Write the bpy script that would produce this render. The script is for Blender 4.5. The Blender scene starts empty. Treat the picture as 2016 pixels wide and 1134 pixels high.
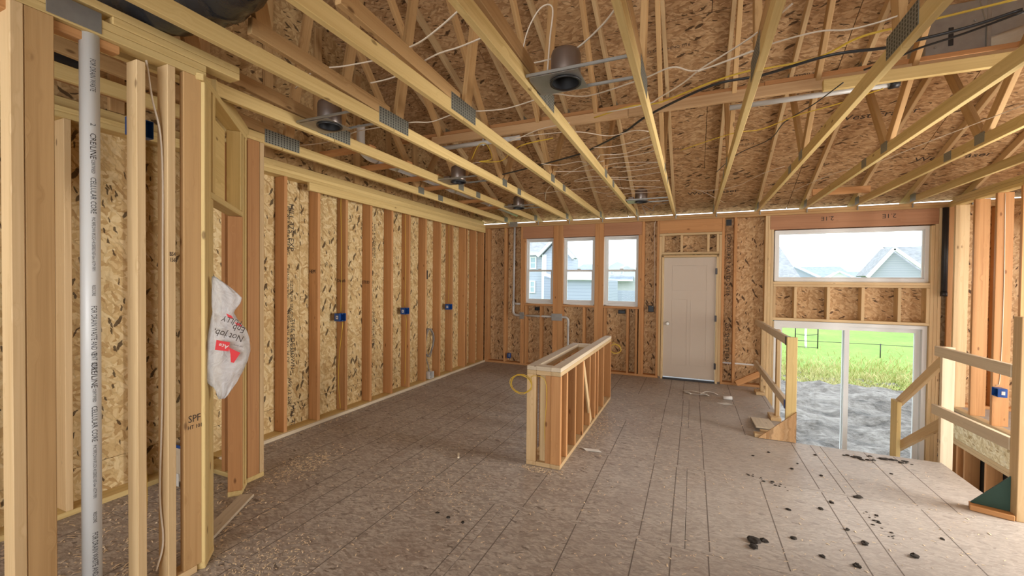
import bpy, bmesh, math, random
from mathutils import Vector, Matrix, noise
random.seed(7)
S = bpy.context.scene
C = S.collection
V = Vector

# ------------------------------------------------------------------ camera
CAM_H = 1.63
YAW, PITCH, ROLL = 0.40813, 0.015358, -0.010031
fw = V((-math.sin(YAW)*math.cos(PITCH), math.cos(YAW)*math.cos(PITCH), -math.sin(PITCH)))
rt = V((math.cos(YAW), math.sin(YAW), 0))
dn = fw.cross(rt)
r2 = rt*math.cos(ROLL) + dn*math.sin(ROLL)
d2 = -rt*math.sin(ROLL) + dn*math.cos(ROLL)
cd = bpy.data.cameras.new('camera'); cam = bpy.data.objects.new('camera', cd); C.objects.link(cam)
cd.sensor_width = 36.0; cd.lens = 822.24*36.0/2016.0; cd.clip_start = 0.05; cd.clip_end = 500
up = -d2; bk = -fw
cam.matrix_world = Matrix(((r2.x, up.x, bk.x, 0), (r2.y, up.y, bk.y, 0), (r2.z, up.z, bk.z, CAM_H), (0, 0, 0, 1)))
S.camera = cam

# ------------------------------------------------------------------ world: bright overcast sky
W = bpy.data.worlds.new('overcast_sky'); S.world = W; W.use_nodes = True
wb = W.node_tree.nodes['Background']
wb.inputs[0].default_value = (0.90, 0.95, 1.0, 1); wb.inputs[1].default_value = 2.9
# ------------------------------------------------------------------ daylight from the rear window, and two added fill lamps at right
def area_light(name, loc, rot, sx, sy, e, col=(1.0, 0.955, 0.885)):
    l = bpy.data.lights.new(name, 'AREA'); l.shape = 'RECTANGLE'; l.size = sx; l.size_y = sy; l.energy = e; l.color = col
    o = bpy.data.objects.new(name, l); C.objects.link(o); o.location = loc; o.rotation_euler = rot
    return o
RX = math.pi/2
area_light('window_daylight_right', (6.40, 4.6, 1.30), (0, RX, 0), 1.8, 3.2, 150)      # added fill lamp, faces -X, far side of the next room
area_light('window_daylight_hall', (4.10, 3.78, 1.40), (0, RX, 0), 1.9, 1.0, 205)        # added fill lamp, faces -X through the added hall wall's opening
area_light('window_daylight_rear', (-.6, -2.4, 1.55), (RX, 0, 0), 4.2, 1.9, 86)        # faces +Y
S.cycles.max_bounces = 8; S.cycles.diffuse_bounces = 4; S.cycles.glossy_bounces = 3
vs = S.view_settings
vs.view_transform = 'Standard'; vs.look = 'None'; vs.exposure = 0.37; vs.gamma = 1.0; vs.use_curve_mapping = False

# ================================================================== materials
class NT:
    def __init__(s, m): s.nt = m.node_tree; s.n = s.nt.nodes; s.l = s.nt.links
    def node(s, t, **k):
        x = s.n.new(t)
        for a, b in k.items(): setattr(x, a, b)
        return x
    def put(s, sock, v):
        if isinstance(v, bpy.types.NodeSocket): s.l.new(v, sock)
        elif isinstance(v, tuple) and sock.type == 'RGBA' and len(v) == 3: sock.default_value = (*v, 1)
        else: sock.default_value = v
    def math(s, op, a, b=0.0, c=None):
        x = s.node('ShaderNodeMath', operation=op); s.put(x.inputs[0], a); s.put(x.inputs[1], b)
        if c is not None: s.put(x.inputs[2], c)
        return x.outputs[0]
    def vmath(s, op, a, b=(0, 0, 0)):
        x = s.node('ShaderNodeVectorMath', operation=op); s.put(x.inputs[0], a); s.put(x.inputs[1], b); return x.outputs[0]
    def mix(s, f, a, b, bt='MIX'):
        x = s.node('ShaderNodeMix', data_type='RGBA', blend_type=bt)
        s.put(x.inputs['Factor'], f); s.put(x.inputs['A'], a); s.put(x.inputs['B'], b); return x.outputs['Result']
    def noise(s, v, scale=1, detail=2, rough=.5, dist=0.0):
        x = s.node('ShaderNodeTexNoise'); s.put(x.inputs['Vector'], v)
        x.inputs['Scale'].default_value = scale; x.inputs['Detail'].default_value = detail
        x.inputs['Roughness'].default_value = rough; x.inputs['Distortion'].default_value = dist
        return x.outputs['Fac']
    def ramp(s, f, stops, interp='LINEAR'):
        x = s.node('ShaderNodeValToRGB'); s.put(x.inputs[0], f); r = x.color_ramp; r.interpolation = interp
        while len(r.elements) < len(stops): r.elements.new(0.5)
        for e, (p, c) in zip(r.elements, stops): e.position = p; e.color = c if len(c) == 4 else (*c, 1)
        return x.outputs[0]
    def sep(s, c):
        x = s.node('ShaderNodeSeparateColor'); s.put(x.inputs[0], c); return x.outputs
    def rot(s, v, a):
        x = s.node('ShaderNodeVectorRotate', rotation_type='Z_AXIS'); s.put(x.inputs['Vector'], v); x.inputs['Angle'].default_value = a
        return x.outputs[0]
    def voro(s, v, scale=1, dims='2D', feat='F1'):
        x = s.node('ShaderNodeTexVoronoi', voronoi_dimensions=dims, feature=feat); s.put(x.inputs['Vector'], v)
        x.inputs['Scale'].default_value = scale; return x.outputs
    def smooth(s, v, a, b):
        x = s.node('ShaderNodeMapRange', interpolation_type='SMOOTHSTEP'); s.put(x.inputs[0], v)
        x.inputs[1].default_value = a; x.inputs[2].default_value = b; return x.outputs[0]
    def bump(s, h, st=.3, d=.002):
        x = s.node('ShaderNodeBump'); x.inputs['Strength'].default_value = st; x.inputs['Distance'].default_value = d
        s.put(x.inputs['Height'], h); return x.outputs[0]

def mat(name, col=(.5, .5, .5), rough=.6, metal=0.0, spec=None):
    m = bpy.data.materials.new(name); m.use_nodes = True
    b = m.node_tree.nodes['Principled BSDF']
    b.inputs['Base Color'].default_value = (*col, 1); b.inputs['Roughness'].default_value = rough; b.inputs['Metallic'].default_value = metal
    if spec is not None: b.inputs['Specular IOR Level'].default_value = spec
    return m
def soft(name, col, rough=.6, metal=0.0, var=.12, scale=9.0, bump=0.0):
    """plain material with a little procedural unevenness"""
    m = mat(name, col, rough, metal); t = NT(m); b = t.n['Principled BSDF']
    tc = t.node('ShaderNodeTexCoord').outputs['Object']
    n = t.noise(tc, scale, 4, .6)
    f = t.math('MULTIPLY_ADD', n, 2*var, 1-var)
    x = t.node('ShaderNodeVectorMath', operation='SCALE'); x.inputs[0].default_value = col; t.put(x.inputs['Scale'], f)
    t.put(b.inputs['Base Color'], x.outputs[0])
    if bump: t.put(b.inputs['Normal'], t.bump(n, bump, .01))
    return m
def wood(name, light, dark, red, redamt=.5, rough=.62, vvar=.22, knots=True):
    m = mat(name, light, rough, spec=.25); t = NT(m); b = t.n['Principled BSDF']
    tc = t.node('ShaderNodeTexCoord').outputs['Object']
    rnd = t.node('ShaderNodeObjectInfo').outputs['Random']
    cmb = t.node('ShaderNodeCombineXYZ')
    t.put(cmb.inputs[0], t.math('MULTIPLY', rnd, 91.0)); t.put(cmb.inputs[1], t.math('MULTIPLY', rnd, 37.0)); t.put(cmb.inputs[2], t.math('MULTIPLY', rnd, 53.0))
    v = t.vmath('ADD', tc, cmb.outputs[0])
    kd = t.voro(t.vmath('MULTIPLY', v, (6, 14, 14)), 1.0, '3D')
    ksel = t.math('LESS_THAN', t.sep(kd['Color'])[0], .13)
    near = t.smooth(kd['Distance'], .36, .02)
    wv = t.node('ShaderNodeCombineXYZ'); t.put(wv.inputs[1], t.math('MULTIPLY', near, .03))
    v2 = t.vmath('ADD', v, wv.outputs[0])
    g = t.noise(t.vmath('MULTIPLY', v2, (1.1, 60, 60)), 1.0, 3, .55, .6)
    g2 = t.noise(t.vmath('MULTIPLY', v2, (.55, 11, 11)), 1.0, 2, .5, .4)
    f = t.math('ADD', t.math('MULTIPLY', g, .5), t.math('MULTIPLY', g2, .5))
    c = t.ramp(f, [(.30, dark), (.52, light), (.74, tuple(min(1, x*1.12) for x in light))])
    r2 = t.math('FRACT', t.math('MULTIPLY', rnd, 17.31))
    c = t.mix(t.math('MULTIPLY', r2, redamt), c, red, 'MIX')
    c = t.mix(.35, c, t.ramp(f, [(.3, dark), (.6, light)]), 'MIX')
    r3 = t.math('FRACT', t.math('MULTIPLY', rnd, 41.7))
    val = t.math('MULTIPLY_ADD', r3, vvar, 1-vvar*.6)
    x = t.node('ShaderNodeVectorMath', operation='SCALE'); t.put(x.inputs[0], c); t.put(x.inputs['Scale'], val)
    c = x.outputs[0]
    if knots:
        k = t.math('MULTIPLY', t.smooth(kd['Distance'], .19, .08), ksel)
        c = t.mix(t.math('MULTIPLY', k, .75), c, (dark[0]*.35, dark[1]*.28, dark[2]*.25, 1))
    sm = t.smooth(t.noise(v, 2.2, 4, .65), .66, .80)
    c = t.mix(t.math('MULTIPLY', sm, .28), c, (.10, .075, .055, 1))
    t.put(b.inputs['Base Color'], c); t.put(b.inputs['Normal'], t.bump(g, .18, .0015))
    return m
def osb(name, cols, darkc, darkp=.07, scale=1.0, rough=.7, dirt=None, bias=(.12, 1.32, -.72), edgeamt=.35, contrast=1.0):
    """cols: low/mid/high strand colours"""
    m = mat(name, cols[1], rough, spec=.22); t = NT(m); b = t.n['Principled BSDF']
    tc = t.node('ShaderNodeTexCoord').outputs['Object']
    rnd = t.node('ShaderNodeObjectInfo').outputs['Random']
    cmb = t.node('ShaderNodeCombineXYZ')
    t.put(cmb.inputs[0], t.math('MULTIPLY', rnd, 77.0)); t.put(cmb.inputs[1], t.math('MULTIPLY', rnd, 31.0))
    v = t.vmath('ADD', tc, cmb.outputs[0])
    wn = t.node('ShaderNodeTexNoise'); t.put(wn.inputs['Vector'], v); wn.inputs['Scale'].default_value = 14*scale; wn.inputs['Detail'].default_value = 3
    wob = t.vmath('MULTIPLY', t.vmath('SUBTRACT', wn.outputs['Color'], (.5, .5, .5)), (.05, .05, 0))
    v = t.vmath('ADD', v, wob)
    def layer(a, sx, sy, off):
        r = t.rot(t.vmath('ADD', v, (off, off*1.7, 0)), a)
        p = t.vmath('MULTIPLY', r, (sx*scale, sy*scale, 1))
        o = t.voro(p, 1.0); cc = t.sep(o['Color'])
        gr = t.noise(t.vmath('MULTIPLY', r, (9*scale, 150*scale, 1)), 1.0, 2, .6)
        tone = t.math('ADD', t.math('MULTIPLY', cc[0], .72*contrast), t.math('MULTIPLY', gr, .36))
        return tone, cc[1], cc[2], o['Distance']
    l1 = layer(bias[0], 11, 42, 0.0); l2 = layer(bias[1], 13, 46, 3.1); l3 = layer(bias[2], 12, 48, 7.7)
    def mixf(f, a, c): return t.math('ADD', t.math('MULTIPLY', a, t.math('SUBTRACT', 1.0, f)), t.math('MULTIPLY', c, f))
    f2 = t.math('GREATER_THAN', l2[1], .52); f3 = t.math('GREATER_THAN', l3[1], .60)
    tone = mixf(f3, mixf(f2, l1[0], l2[0]), l3[0])
    c = t.ramp(tone, [(.12, cols[0]), (.5, cols[1]), (.95, cols[2])])
    edge = t.math('MAXIMUM', t.math('MULTIPLY', t.smooth(l3[3], .42, .75), f3), t.math('MULTIPLY', t.smooth(l1[3], .5, .85), .7))
    c = t.mix(t.math('MULTIPLY', edge, edgeamt), c, (*[cols[0][q]*.55 for q in range(3)], 1))
    d1 = layer(bias[0]+.35, 9, 30, 11.3); d2_ = layer(bias[0]-.35, 15, 60, 17.9)
    dm = t.math('MAXIMUM', t.math('MULTIPLY', t.math('LESS_THAN', d1[1], darkp), t.smooth(d1[3], .55, .38)),
                t.math('MULTIPLY', t.math('LESS_THAN', d2_[2], darkp*1.3), t.smooth(d2_[3], .5, .36)))
    c = t.mix(t.math('MULTIPLY', dm, .85), c, (*darkc, 1))
    if dirt:
        n = t.smooth(t.noise(tc, 1.7, 5, .62), .42, .75); c = t.mix(t.math('MULTIPLY', n, dirt[1]), c, (*dirt[0], 1))
        n2 = t.smooth(t.noise(tc, 6.5, 4, .6), .56, .78); c = t.mix(t.math('MULTIPLY', n2, dirt[1]*.6), c, (*dirt[2], 1))
        if len(dirt) > 3:     # pale film toward the stairs: dried mud plus patio door light, painted in
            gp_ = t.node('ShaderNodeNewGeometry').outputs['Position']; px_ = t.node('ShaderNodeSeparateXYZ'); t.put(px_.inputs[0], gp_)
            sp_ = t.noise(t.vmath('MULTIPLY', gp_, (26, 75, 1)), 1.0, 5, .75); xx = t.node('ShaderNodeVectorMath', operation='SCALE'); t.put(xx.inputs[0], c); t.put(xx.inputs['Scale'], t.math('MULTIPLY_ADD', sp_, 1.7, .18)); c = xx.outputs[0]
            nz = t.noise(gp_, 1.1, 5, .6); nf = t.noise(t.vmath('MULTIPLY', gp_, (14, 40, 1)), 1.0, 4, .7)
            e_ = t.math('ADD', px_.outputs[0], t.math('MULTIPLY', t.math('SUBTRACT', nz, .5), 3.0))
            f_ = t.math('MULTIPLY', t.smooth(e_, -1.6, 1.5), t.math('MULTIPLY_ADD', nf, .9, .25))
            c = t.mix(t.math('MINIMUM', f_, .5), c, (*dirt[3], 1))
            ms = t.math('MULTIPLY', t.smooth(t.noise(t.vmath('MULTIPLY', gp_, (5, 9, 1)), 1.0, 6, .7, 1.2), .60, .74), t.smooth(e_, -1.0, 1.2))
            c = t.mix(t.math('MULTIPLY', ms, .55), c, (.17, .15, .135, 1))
    t.put(b.inputs['Base Color'], c)
    t.put(b.inputs['Normal'], t.bump(tone, .25, .0025))
    return m

M = {}
M['pine'] = wood('pine_lumber', (.66, .50, .225), (.49, .335, .125), (.60, .42, .17), .5)
M['fir'] = wood('fir_lumber', (.55, .295, .125), (.38, .18, .07), (.50, .23, .088), .75)
M['spruce'] = wood('pale_spruce_lumber', (.64, .475, .27), (.48, .325, .16), (.57, .37, .19), .6)
M['web'] = wood('truss_web_lumber', (.52, .335, .155), (.36, .21, .085), (.46, .26, .11), .7)
M['lvl'] = wood('laminated_veneer_lumber', (.44, .225, .12), (.34, .165, .085), (.47, .23, .13), .4, knots=False)
M['grey_wood'] = wood('weathered_board', (.62, .53, .40), (.48, .40, .29), (.58, .48, .35), .4)
M['brace'] = wood('brace_lumber', (.62, .42, .235), (.46, .28, .135), (.55, .33, .16), .6)
M['rail'] = wood('bleached_rail_lumber', (.72, .61, .45), (.56, .45, .31), (.66, .54, .38), .4)
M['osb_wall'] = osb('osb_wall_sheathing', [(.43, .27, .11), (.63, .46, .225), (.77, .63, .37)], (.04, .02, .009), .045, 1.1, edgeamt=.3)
M['osb_back'] = osb('osb_back_sheathing', [(.37, .21, .095), (.54, .34, .17), (.67, .47, .27)], (.045, .02, .011), .045, 1.1, edgeamt=.35)
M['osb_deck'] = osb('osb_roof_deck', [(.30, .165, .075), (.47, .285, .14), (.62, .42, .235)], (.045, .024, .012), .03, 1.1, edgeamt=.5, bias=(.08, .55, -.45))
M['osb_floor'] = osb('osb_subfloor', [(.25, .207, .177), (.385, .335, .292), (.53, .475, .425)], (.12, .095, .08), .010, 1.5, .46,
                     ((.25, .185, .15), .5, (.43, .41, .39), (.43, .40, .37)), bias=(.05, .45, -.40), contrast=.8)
M['osb_bright'] = osb('osb_clean_cutoff', [(.55, .42, .22), (.74, .62, .38), (.86, .78, .58)], (.40, .27, .12), .05)
M['chalk'] = soft('panel_line_ink', (.15, .125, .11), .8, var=.5, scale=18)
M['pvc'] = soft('white_pvc', (.66, .68, .69), .35, var=.03, scale=3)
M['pvc_grey'] = soft('dusty_plastic_pipe', (.50, .49, .47), .4, var=.06, scale=5)
M['steel'] = soft('galvanised_steel', (.36, .37, .36), .42, .8, .22, 14)
M['plate'] = soft('stamped_truss_plate', (.26, .27, .235), .5, .6, .25, 60)
M['plate_tooth'] = soft('truss_plate_slot', (.06, .06, .052), .7, .2, .2)
M['can'] = soft('recessed_can_metal', (.26, .22, .20), .36, .8, .2, 8)
M['black'] = soft('black_plastic', (.018, .018, .02), .45, var=.2)
M['duct'] = soft('black_duct_film', (.02, .021, .024), .22, var=.3, scale=12, bump=.5)
M['blue'] = soft('blue_plastic_box', (.012, .075, .30), .4, var=.1)
M['white_p'] = soft('white_plastic', (.80, .80, .79), .4, var=.04)
M['vinyl'] = soft('window_vinyl', (.70, .71, .70), .4, var=.03)
M['foam'] = soft('spray_foam', (.85, .83, .76), .8, var=.08)
M['wire_w'] = soft('white_cable_jacket', (.66, .57, .46), .5, var=.1)
M['wire_y'] = soft('yellow_cable_jacket', (.62, .42, .045), .45, var=.1)
M['wire_k'] = soft('black_cable_jacket', (.02, .02, .022), .4, var=.1)
M['wire_g'] = soft('grey_cable_jacket', (.30, .29, .28), .5, var=.1)
M['ink'] = soft('stamped_ink', (.045, .032, .025), .8, var=.5, scale=40)
M['ink_grey'] = soft('printed_grey_ink', (.10, .105, .115), .7, var=.2)
M['door'] = soft('primed_door', (.53, .445, .36), .5, var=.03, scale=2)
M['knob'] = soft('knob_cover', (.85, .87, .85), .25, var=.03)
M['hinge'] = soft('dark_hinge', (.05, .045, .045), .4, .6, .1)
M['felt'] = soft('roofing_felt', (.015, .014, .013), .9, var=.1)
M['wrap'] = soft('house_wrap', (.7, .72, .74), .7, var=.05)
M['mud'] = soft('dried_mud', (.028, .022, .017), .95, var=.5, scale=30, bump=.6)
M['green'] = soft('green_plywood_edge', (.018, .055, .04), .7, var=.3)
M['paper'] = soft('white_paper', (.74, .73, .70), .7, var=.05)
M['red'] = soft('red_print', (.62, .035, .045), .5, var=.1)
M['shaving'] = soft('wood_shavings', (.74, .60, .42), .8, var=.4, scale=60)
M['sawdust'] = soft('sawdust', (.50, .40, .26), .9, var=.3, scale=40)
M['concrete'] = soft('concrete', (.35, .34, .33), .85, var=.15)

def glass_mat():
    m = bpy.data.materials.new('window_glass'); m.use_nodes = True; nt = m.node_tree; nt.nodes.clear()
    o = nt.nodes.new('ShaderNodeOutputMaterial'); tr = nt.nodes.new('ShaderNodeBsdfTransparent'); gl = nt.nodes.new('ShaderNodeBsdfGlossy')
    tr.inputs[0].default_value = (.96, .98, .98, 1); gl.inputs['Roughness'].default_value = .02
    fr = nt.nodes.new('ShaderNodeFresnel'); fr.inputs[0].default_value = 1.15
    mx = nt.nodes.new('ShaderNodeMixShader'); nt.links.new(fr.outputs[0], mx.inputs[0]); nt.links.new(tr.outputs[0], mx.inputs[1]); nt.links.new(gl.outputs[0], mx.inputs[2])
    nt.links.new(mx.outputs[0], o.inputs[0]); return m
M['glass'] = glass_mat()
def bag_mat():
    m = mat('thin_white_bag_film', (.66, .665, .68), .35); b = m.node_tree.nodes['Principled BSDF']
    b.inputs['Transmission Weight'].default_value = .0; b.inputs['Alpha'].default_value = .72
    t = NT(m); n = t.noise(t.node('ShaderNodeTexCoord').outputs['Object'], 14, 5, .6, 1.5)
    t.put(b.inputs['Normal'], t.bump(n, .7, .02)); t.put(b.inputs['Alpha'], t.math('MULTIPLY_ADD', n, .6, .28)); return m
M['bag'] = bag_mat()
def siding(name, col):
    m = mat(name, col, .55); t = NT(m); b = t.n['Principled BSDF']
    tc = t.node('ShaderNodeTexCoord').outputs['Object']; sx = t.node('ShaderNodeSeparateXYZ'); t.put(sx.inputs[0], tc)
    fr = t.math('FRACT', t.math('MULTIPLY', sx.outputs[2], 5.2))
    c = t.mix(t.smooth(fr, .82, .95), (*col, 1), (col[0]*.72, col[1]*.74, col[2]*.78, 1))
    t.put(b.inputs['Base Color'], c); t.put(b.inputs['Normal'], t.bump(fr, .6, .03)); return m
M['siding_blue'] = siding('blue_grey_lap_siding', (.40, .43, .54))
M['siding_grey'] = siding('pale_grey_lap_siding', (.36, .37, .45))
M['siding_dark'] = siding('slate_lap_siding', (.33, .36, .48))
M['siding_white'] = siding('white_lap_siding', (.60, .62, .65))
def shingle(name, col):
    m = mat(name, col, .85); t = NT(m); b = t.n['Principled BSDF']
    tc = t.node('ShaderNodeTexCoord').outputs['Object']
    v = t.voro(t.vmath('MULTIPLY', tc, (4, 4, 7)), 1.0, '3D'); n = t.noise(tc, 30, 3, .6)
    f = t.math('ADD', t.math('MULTIPLY', t.sep(v['Color'])[0], .3), t.math('MULTIPLY_ADD', n, .3, .65))
    x = t.node('ShaderNodeVectorMath', operation='SCALE'); x.inputs[0].default_value = col; t.put(x.inputs['Scale'], f)
    t.put(b.inputs['Base Color'], x.outputs[0]); return m
M['shingle'] = shingle('grey_shingles', (.27, .28, .30)); M['shingle_b'] = shingle('blue_grey_shingles', (.23, .28, .35)); M['shingle_p'] = shingle('brown_grey_shingles', (.40, .37, .37))
M['trim_w'] = soft('white_trim', (.75, .77, .79), .5, var=.03)
def grass_mat():
    m = mat('lawn', (.2, .42, .06), .9); t = NT(m); b = t.n['Principled BSDF']
    tc = t.node('ShaderNodeTexCoord').outputs['Object']
    n = t.noise(tc, .35, 4, .6); n2 = t.noise(t.vmath('MULTIPLY', tc, (6, 2.5, 1)), 1.0, 4, .65)
    c = t.ramp(t.math('ADD', t.math('MULTIPLY', n, .55), t.math('MULTIPLY', n2, .45)), [(.30, (.12, .22, .03)), (.5, (.18, .28, .045)), (.70, (.26, .32, .07))])
    t.put(b.inputs['Base Color'], c); t.put(b.inputs['Normal'], t.bump(n2, .5, .05)); return m
M['lawn'] = grass_mat()
def dirt_mat():
    m = mat('muddy_soil', (.30, .27, .25), .75); t = NT(m); b = t.n['Principled BSDF']
    tc = t.node('ShaderNodeTexCoord').outputs['Object']
    n = t.noise(t.vmath('MULTIPLY', tc, (1, 2.2, 1)), 1.3, 6, .65); n2 = t.noise(tc, 7, 5, .7)
    f = t.math('ADD', t.math('MULTIPLY', n, .6), t.math('MULTIPLY', n2, .4))
    c = t.ramp(f, [(.38, (.045, .038, .032)), (.48, (.15, .13, .115)), (.60, (.29, .265, .24))])
    t.put(b.inputs['Base Color'], c); t.put(b.inputs['Roughness'], t.math('MULTIPLY_ADD', n, .9, .25)); t.put(b.inputs['Normal'], t.bump(f, 1.0, .25)); return m
M['soil'] = dirt_mat()
def blade_mat(name, a, c2):
    m = mat(name, a, .7); t = NT(m); b = t.n['Principled BSDF']
    n = t.noise(t.node('ShaderNodeTexCoord').outputs['Object'], 1.4, 3, .7)
    t.put(b.inputs['Base Color'], t.ramp(n, [(.35, a), (.65, c2)])); return m
M['blade'] = blade_mat('tall_grass', (.33, .35, .09), (.50, .43, .2))

# ================================================================== object helpers
WM = {}
def link(o, parent=None, world=None):
    C.objects.link(o)
    world = world if world is not None else Matrix.Identity(4)
    WM[o] = world
    if parent is not None:
        o.parent = parent; o.matrix_basis = WM[parent].inverted() @ world
    else: o.matrix_basis = world
    return o
def tag(o, label=None, cat=None, group=None, kind=None):
    if label: o['label'] = label
    if cat: o['category'] = cat
    if group: o['group'] = group
    if kind: o['kind'] = kind
    return o
def thing(name, loc, label, cat, group=None, kind=None):
    o = bpy.data.objects.new(name, None); o.empty_display_size = .1
    link(o, None, Matrix.Translation(V(loc))); return tag(o, label, cat, group, kind)
def struct(name, loc, label=None, cat='structure'):
    o = bpy.data.objects.new(name, None); o.empty_display_size = .1
    link(o, None, Matrix.Translation(V(loc))); return tag(o, label, None if not label else cat, None, 'structure')
BOX = {}
def box_mesh(L, w, t, c, m):
    key = (round(L, 4), round(w, 4), round(t, 4), round(c, 4), m)
    if key in BOX: return BOX[key]
    h = (L/2, w/2, t/2); c = min(c, min(h)*.6)
    vs_, fs = [], []; idx = {}
    for sx in (-1, 1):
        for sy in (-1, 1):
            for sz in (-1, 1):
                for ax in range(3):   # vertex lying on the face of axis ax
                    p = [sx*(h[0]-(0 if ax == 0 else c)), sy*(h[1]-(0 if ax == 1 else c)), sz*(h[2]-(0 if ax == 2 else c))]
                    idx[(sx, sy, sz, ax)] = len(vs_); vs_.append(p)
    for ax in range(3):
        a, b = [i for i in range(3) if i != ax]
        for s in (-1, 1):
            q = []
            for (u, v) in ((-1, -1), (1, -1), (1, 1), (-1, 1)):
                k = [0, 0, 0]; k[ax] = s; k[a] = u; k[b] = v; q.append(idx[(*k, ax)])
            fs.append(q)
    for ax in range(3):     # edges parallel to ax
        a, b = [i for i in range(3) if i != ax]
        for u in (-1, 1):
            for v in (-1, 1):
                k0 = [0, 0, 0]; k1 = [0, 0, 0]; k0[ax] = -1; k1[ax] = 1
                for k in (k0, k1): k[a] = u; k[b] = v
                fs.append([idx[(*k0, a)], idx[(*k1, a)], idx[(*k1, b)], idx[(*k0, b)]])
    for sx in (-1, 1):
        for sy in (-1, 1):
            for sz in (-1, 1): fs.append([idx[(sx, sy, sz, 0)], idx[(sx, sy, sz, 1)], idx[(sx, sy, sz, 2)]])
    me = bpy.data.meshes.new('board'); me.from_pydata(vs_, [], fs)
    bm = bmesh.new(); bm.from_mesh(me); bmesh.ops.recalc_face_normals(bm, faces=bm.faces); bm.to_mesh(me); bm.free()
    me.materials.append(M[m]); BOX[key] = me; return me
def frame(p0, p1, nrm):
    p0, p1 = V(p0), V(p1); x = (p1-p0); L = x.length; x = x/L
    z = V(nrm); z = (z-x*z.dot(x)).normalized(); y = z.cross(x); c = (p0+p1)/2
    return L, Matrix(((x.x, y.x, z.x, c.x), (x.y, y.y, z.y, c.y), (x.z, y.z, z.z, c.z), (0, 0, 0, 1)))
def board(name, p0, p1, w, t, m, parent, nrm, ch=.003):
    """p0-p1 is the centre line; w across, t along nrm"""
    L, mw = frame(p0, p1, nrm)
    return link(bpy.data.objects.new(name, box_mesh(L, w, t, ch, m)), parent, mw)
def bx(name, a, b, m, parent, axis=None, ch=.003):
    """axis-aligned box a..b as a board whose grain runs along its longest side"""
    d = [abs(b[i]-a[i]) for i in range(3)]; c = [(a[i]+b[i])/2 for i in range(3)]
    ax = axis if axis is not None else d.index(max(d))
    o = [i for i in range(3) if i != ax]; o.sort(key=lambda i: d[i])
    p0 = list(c); p1 = list(c); p0[ax] -= d[ax]/2; p1[ax] += d[ax]/2
    n = [0, 0, 0]; n[o[0]] = 1
    return board(name, p0, p1, d[o[1]], d[o[0]], m, parent, n, ch)
def meshobj(name, verts, faces, m, parent=None, world=None, smooth=False):
    me = bpy.data.meshes.new(name); me.from_pydata(verts, [], faces); me.materials.append(M[m] if isinstance(m, str) else m)
    bm = bmesh.new(); bm.from_mesh(me); bmesh.ops.recalc_face_normals(bm, faces=bm.faces); bm.to_mesh(me); bm.free()
    if smooth: me.shade_smooth()
    return link(bpy.data.objects.new(name, me), parent, world)
def catmull(P, n=6):
    P = [V(p) for p in P]
    if len(P) < 3: return P
    Q = [P[0]*2-P[1]]+P+[P[-1]*2-P[-2]]; out = []
    for i in range(1, len(Q)-2):
        a, b, c, d = Q[i-1:i+3]
        for k in range(n):
            t = k/n; out.append(.5*((2*b)+(c-a)*t+(2*a-5*b+4*c-d)*t*t+(3*b-a-3*c+d)*t**3))
    out.append(P[-1]); return out
def tube(name, P, r, m, parent=None, seg=8, n=6, flat=1.0, world=None, smooth=True, caps=True):
    pts = catmull(P, n) if n else [V(p) for p in P]
    vs_, fs = [], []; prev = None
    for i, p in enumerate(pts):
        t = (pts[min(i+1, len(pts)-1)]-pts[max(i-1, 0)]).normalized()
        if prev is None:
            a = t.cross(V((0, 0, 1)));
            if a.length < .05: a = t.cross(V((1, 0, 0)))
            a.normalize()
        else:
            a = prev-t*prev.dot(t)
            a = a.normalized() if a.length > 1e-6 else t.orthogonal().normalized()
        prev = a; b = t.cross(a)
        for k in range(seg):
            an = 2*math.pi*k/seg; vs_.append(p+a*(r*math.cos(an))+b*(r*flat*math.sin(an)))
    for i in range(len(pts)-1):
        for k in range(seg):
            k2 = (k+1) % seg; fs.append((i*seg+k, i*seg+k2, (i+1)*seg+k2, (i+1)*seg+k))
    if caps:
        fs.append(tuple(range(seg))[::-1]); fs.append(tuple(range((len(pts)-1)*seg, len(pts)*seg)))
    return meshobj(name, [tuple(v) for v in vs_], fs, m, parent, world, smooth)
def lathe(name, prof, m, parent, world, seg=24):
    vs_, fs = [], []
    for r, z in prof:
        for k in range(seg):
            a = 2*math.pi*k/seg; vs_.append((r*math.cos(a), r*math.sin(a), z))
    for i in range(len(prof)-1):
        for k in range(seg):
            k2 = (k+1) % seg; fs.append((i*seg+k, i*seg+k2, (i+1)*seg+k2, (i+1)*seg+k))
    return meshobj(name, vs_, fs, m, parent, world, True)
def text(name, body, size, m, parent, world, xs=1.0, depth=.0006, align='LEFT'):
    cu = bpy.data.curves.new(name, 'FONT'); cu.body = body; cu.size = size; cu.extrude = depth; cu.align_x = align; cu.align_y = 'CENTER'; cu.resolution_u = 2
    o = bpy.data.objects.new(name+'_t', cu); C.objects.link(o)
    me = bpy.data.meshes.new_from_object(o); bpy.data.objects.remove(o); bpy.data.curves.remove(cu)
    if xs != 1.0:
        for v in me.vertices: v.co.x *= xs
    me.materials.clear(); me.materials.append(M[m]); me.name = name
    return link(bpy.data.objects.new(name, me), parent, world)
def basis(o, x, z):
    x = V(x).normalized(); z = V(z); z = (z-x*z.dot(x)).normalized(); y = z.cross(x); o = V(o)
    return Matrix(((x.x, y.x, z.x, o.x), (x.y, y.y, z.y, o.y), (x.z, y.z, z.z, o.z), (0, 0, 0, 1)))

T = .038            # thickness of dressed lumber
XL, XS = -3.87, -4.01      # inner face of the left wall studs, inner face of its sheathing
YB, YS = 7.555, 7.695      # same for the back wall
TOP = 2.77

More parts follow.
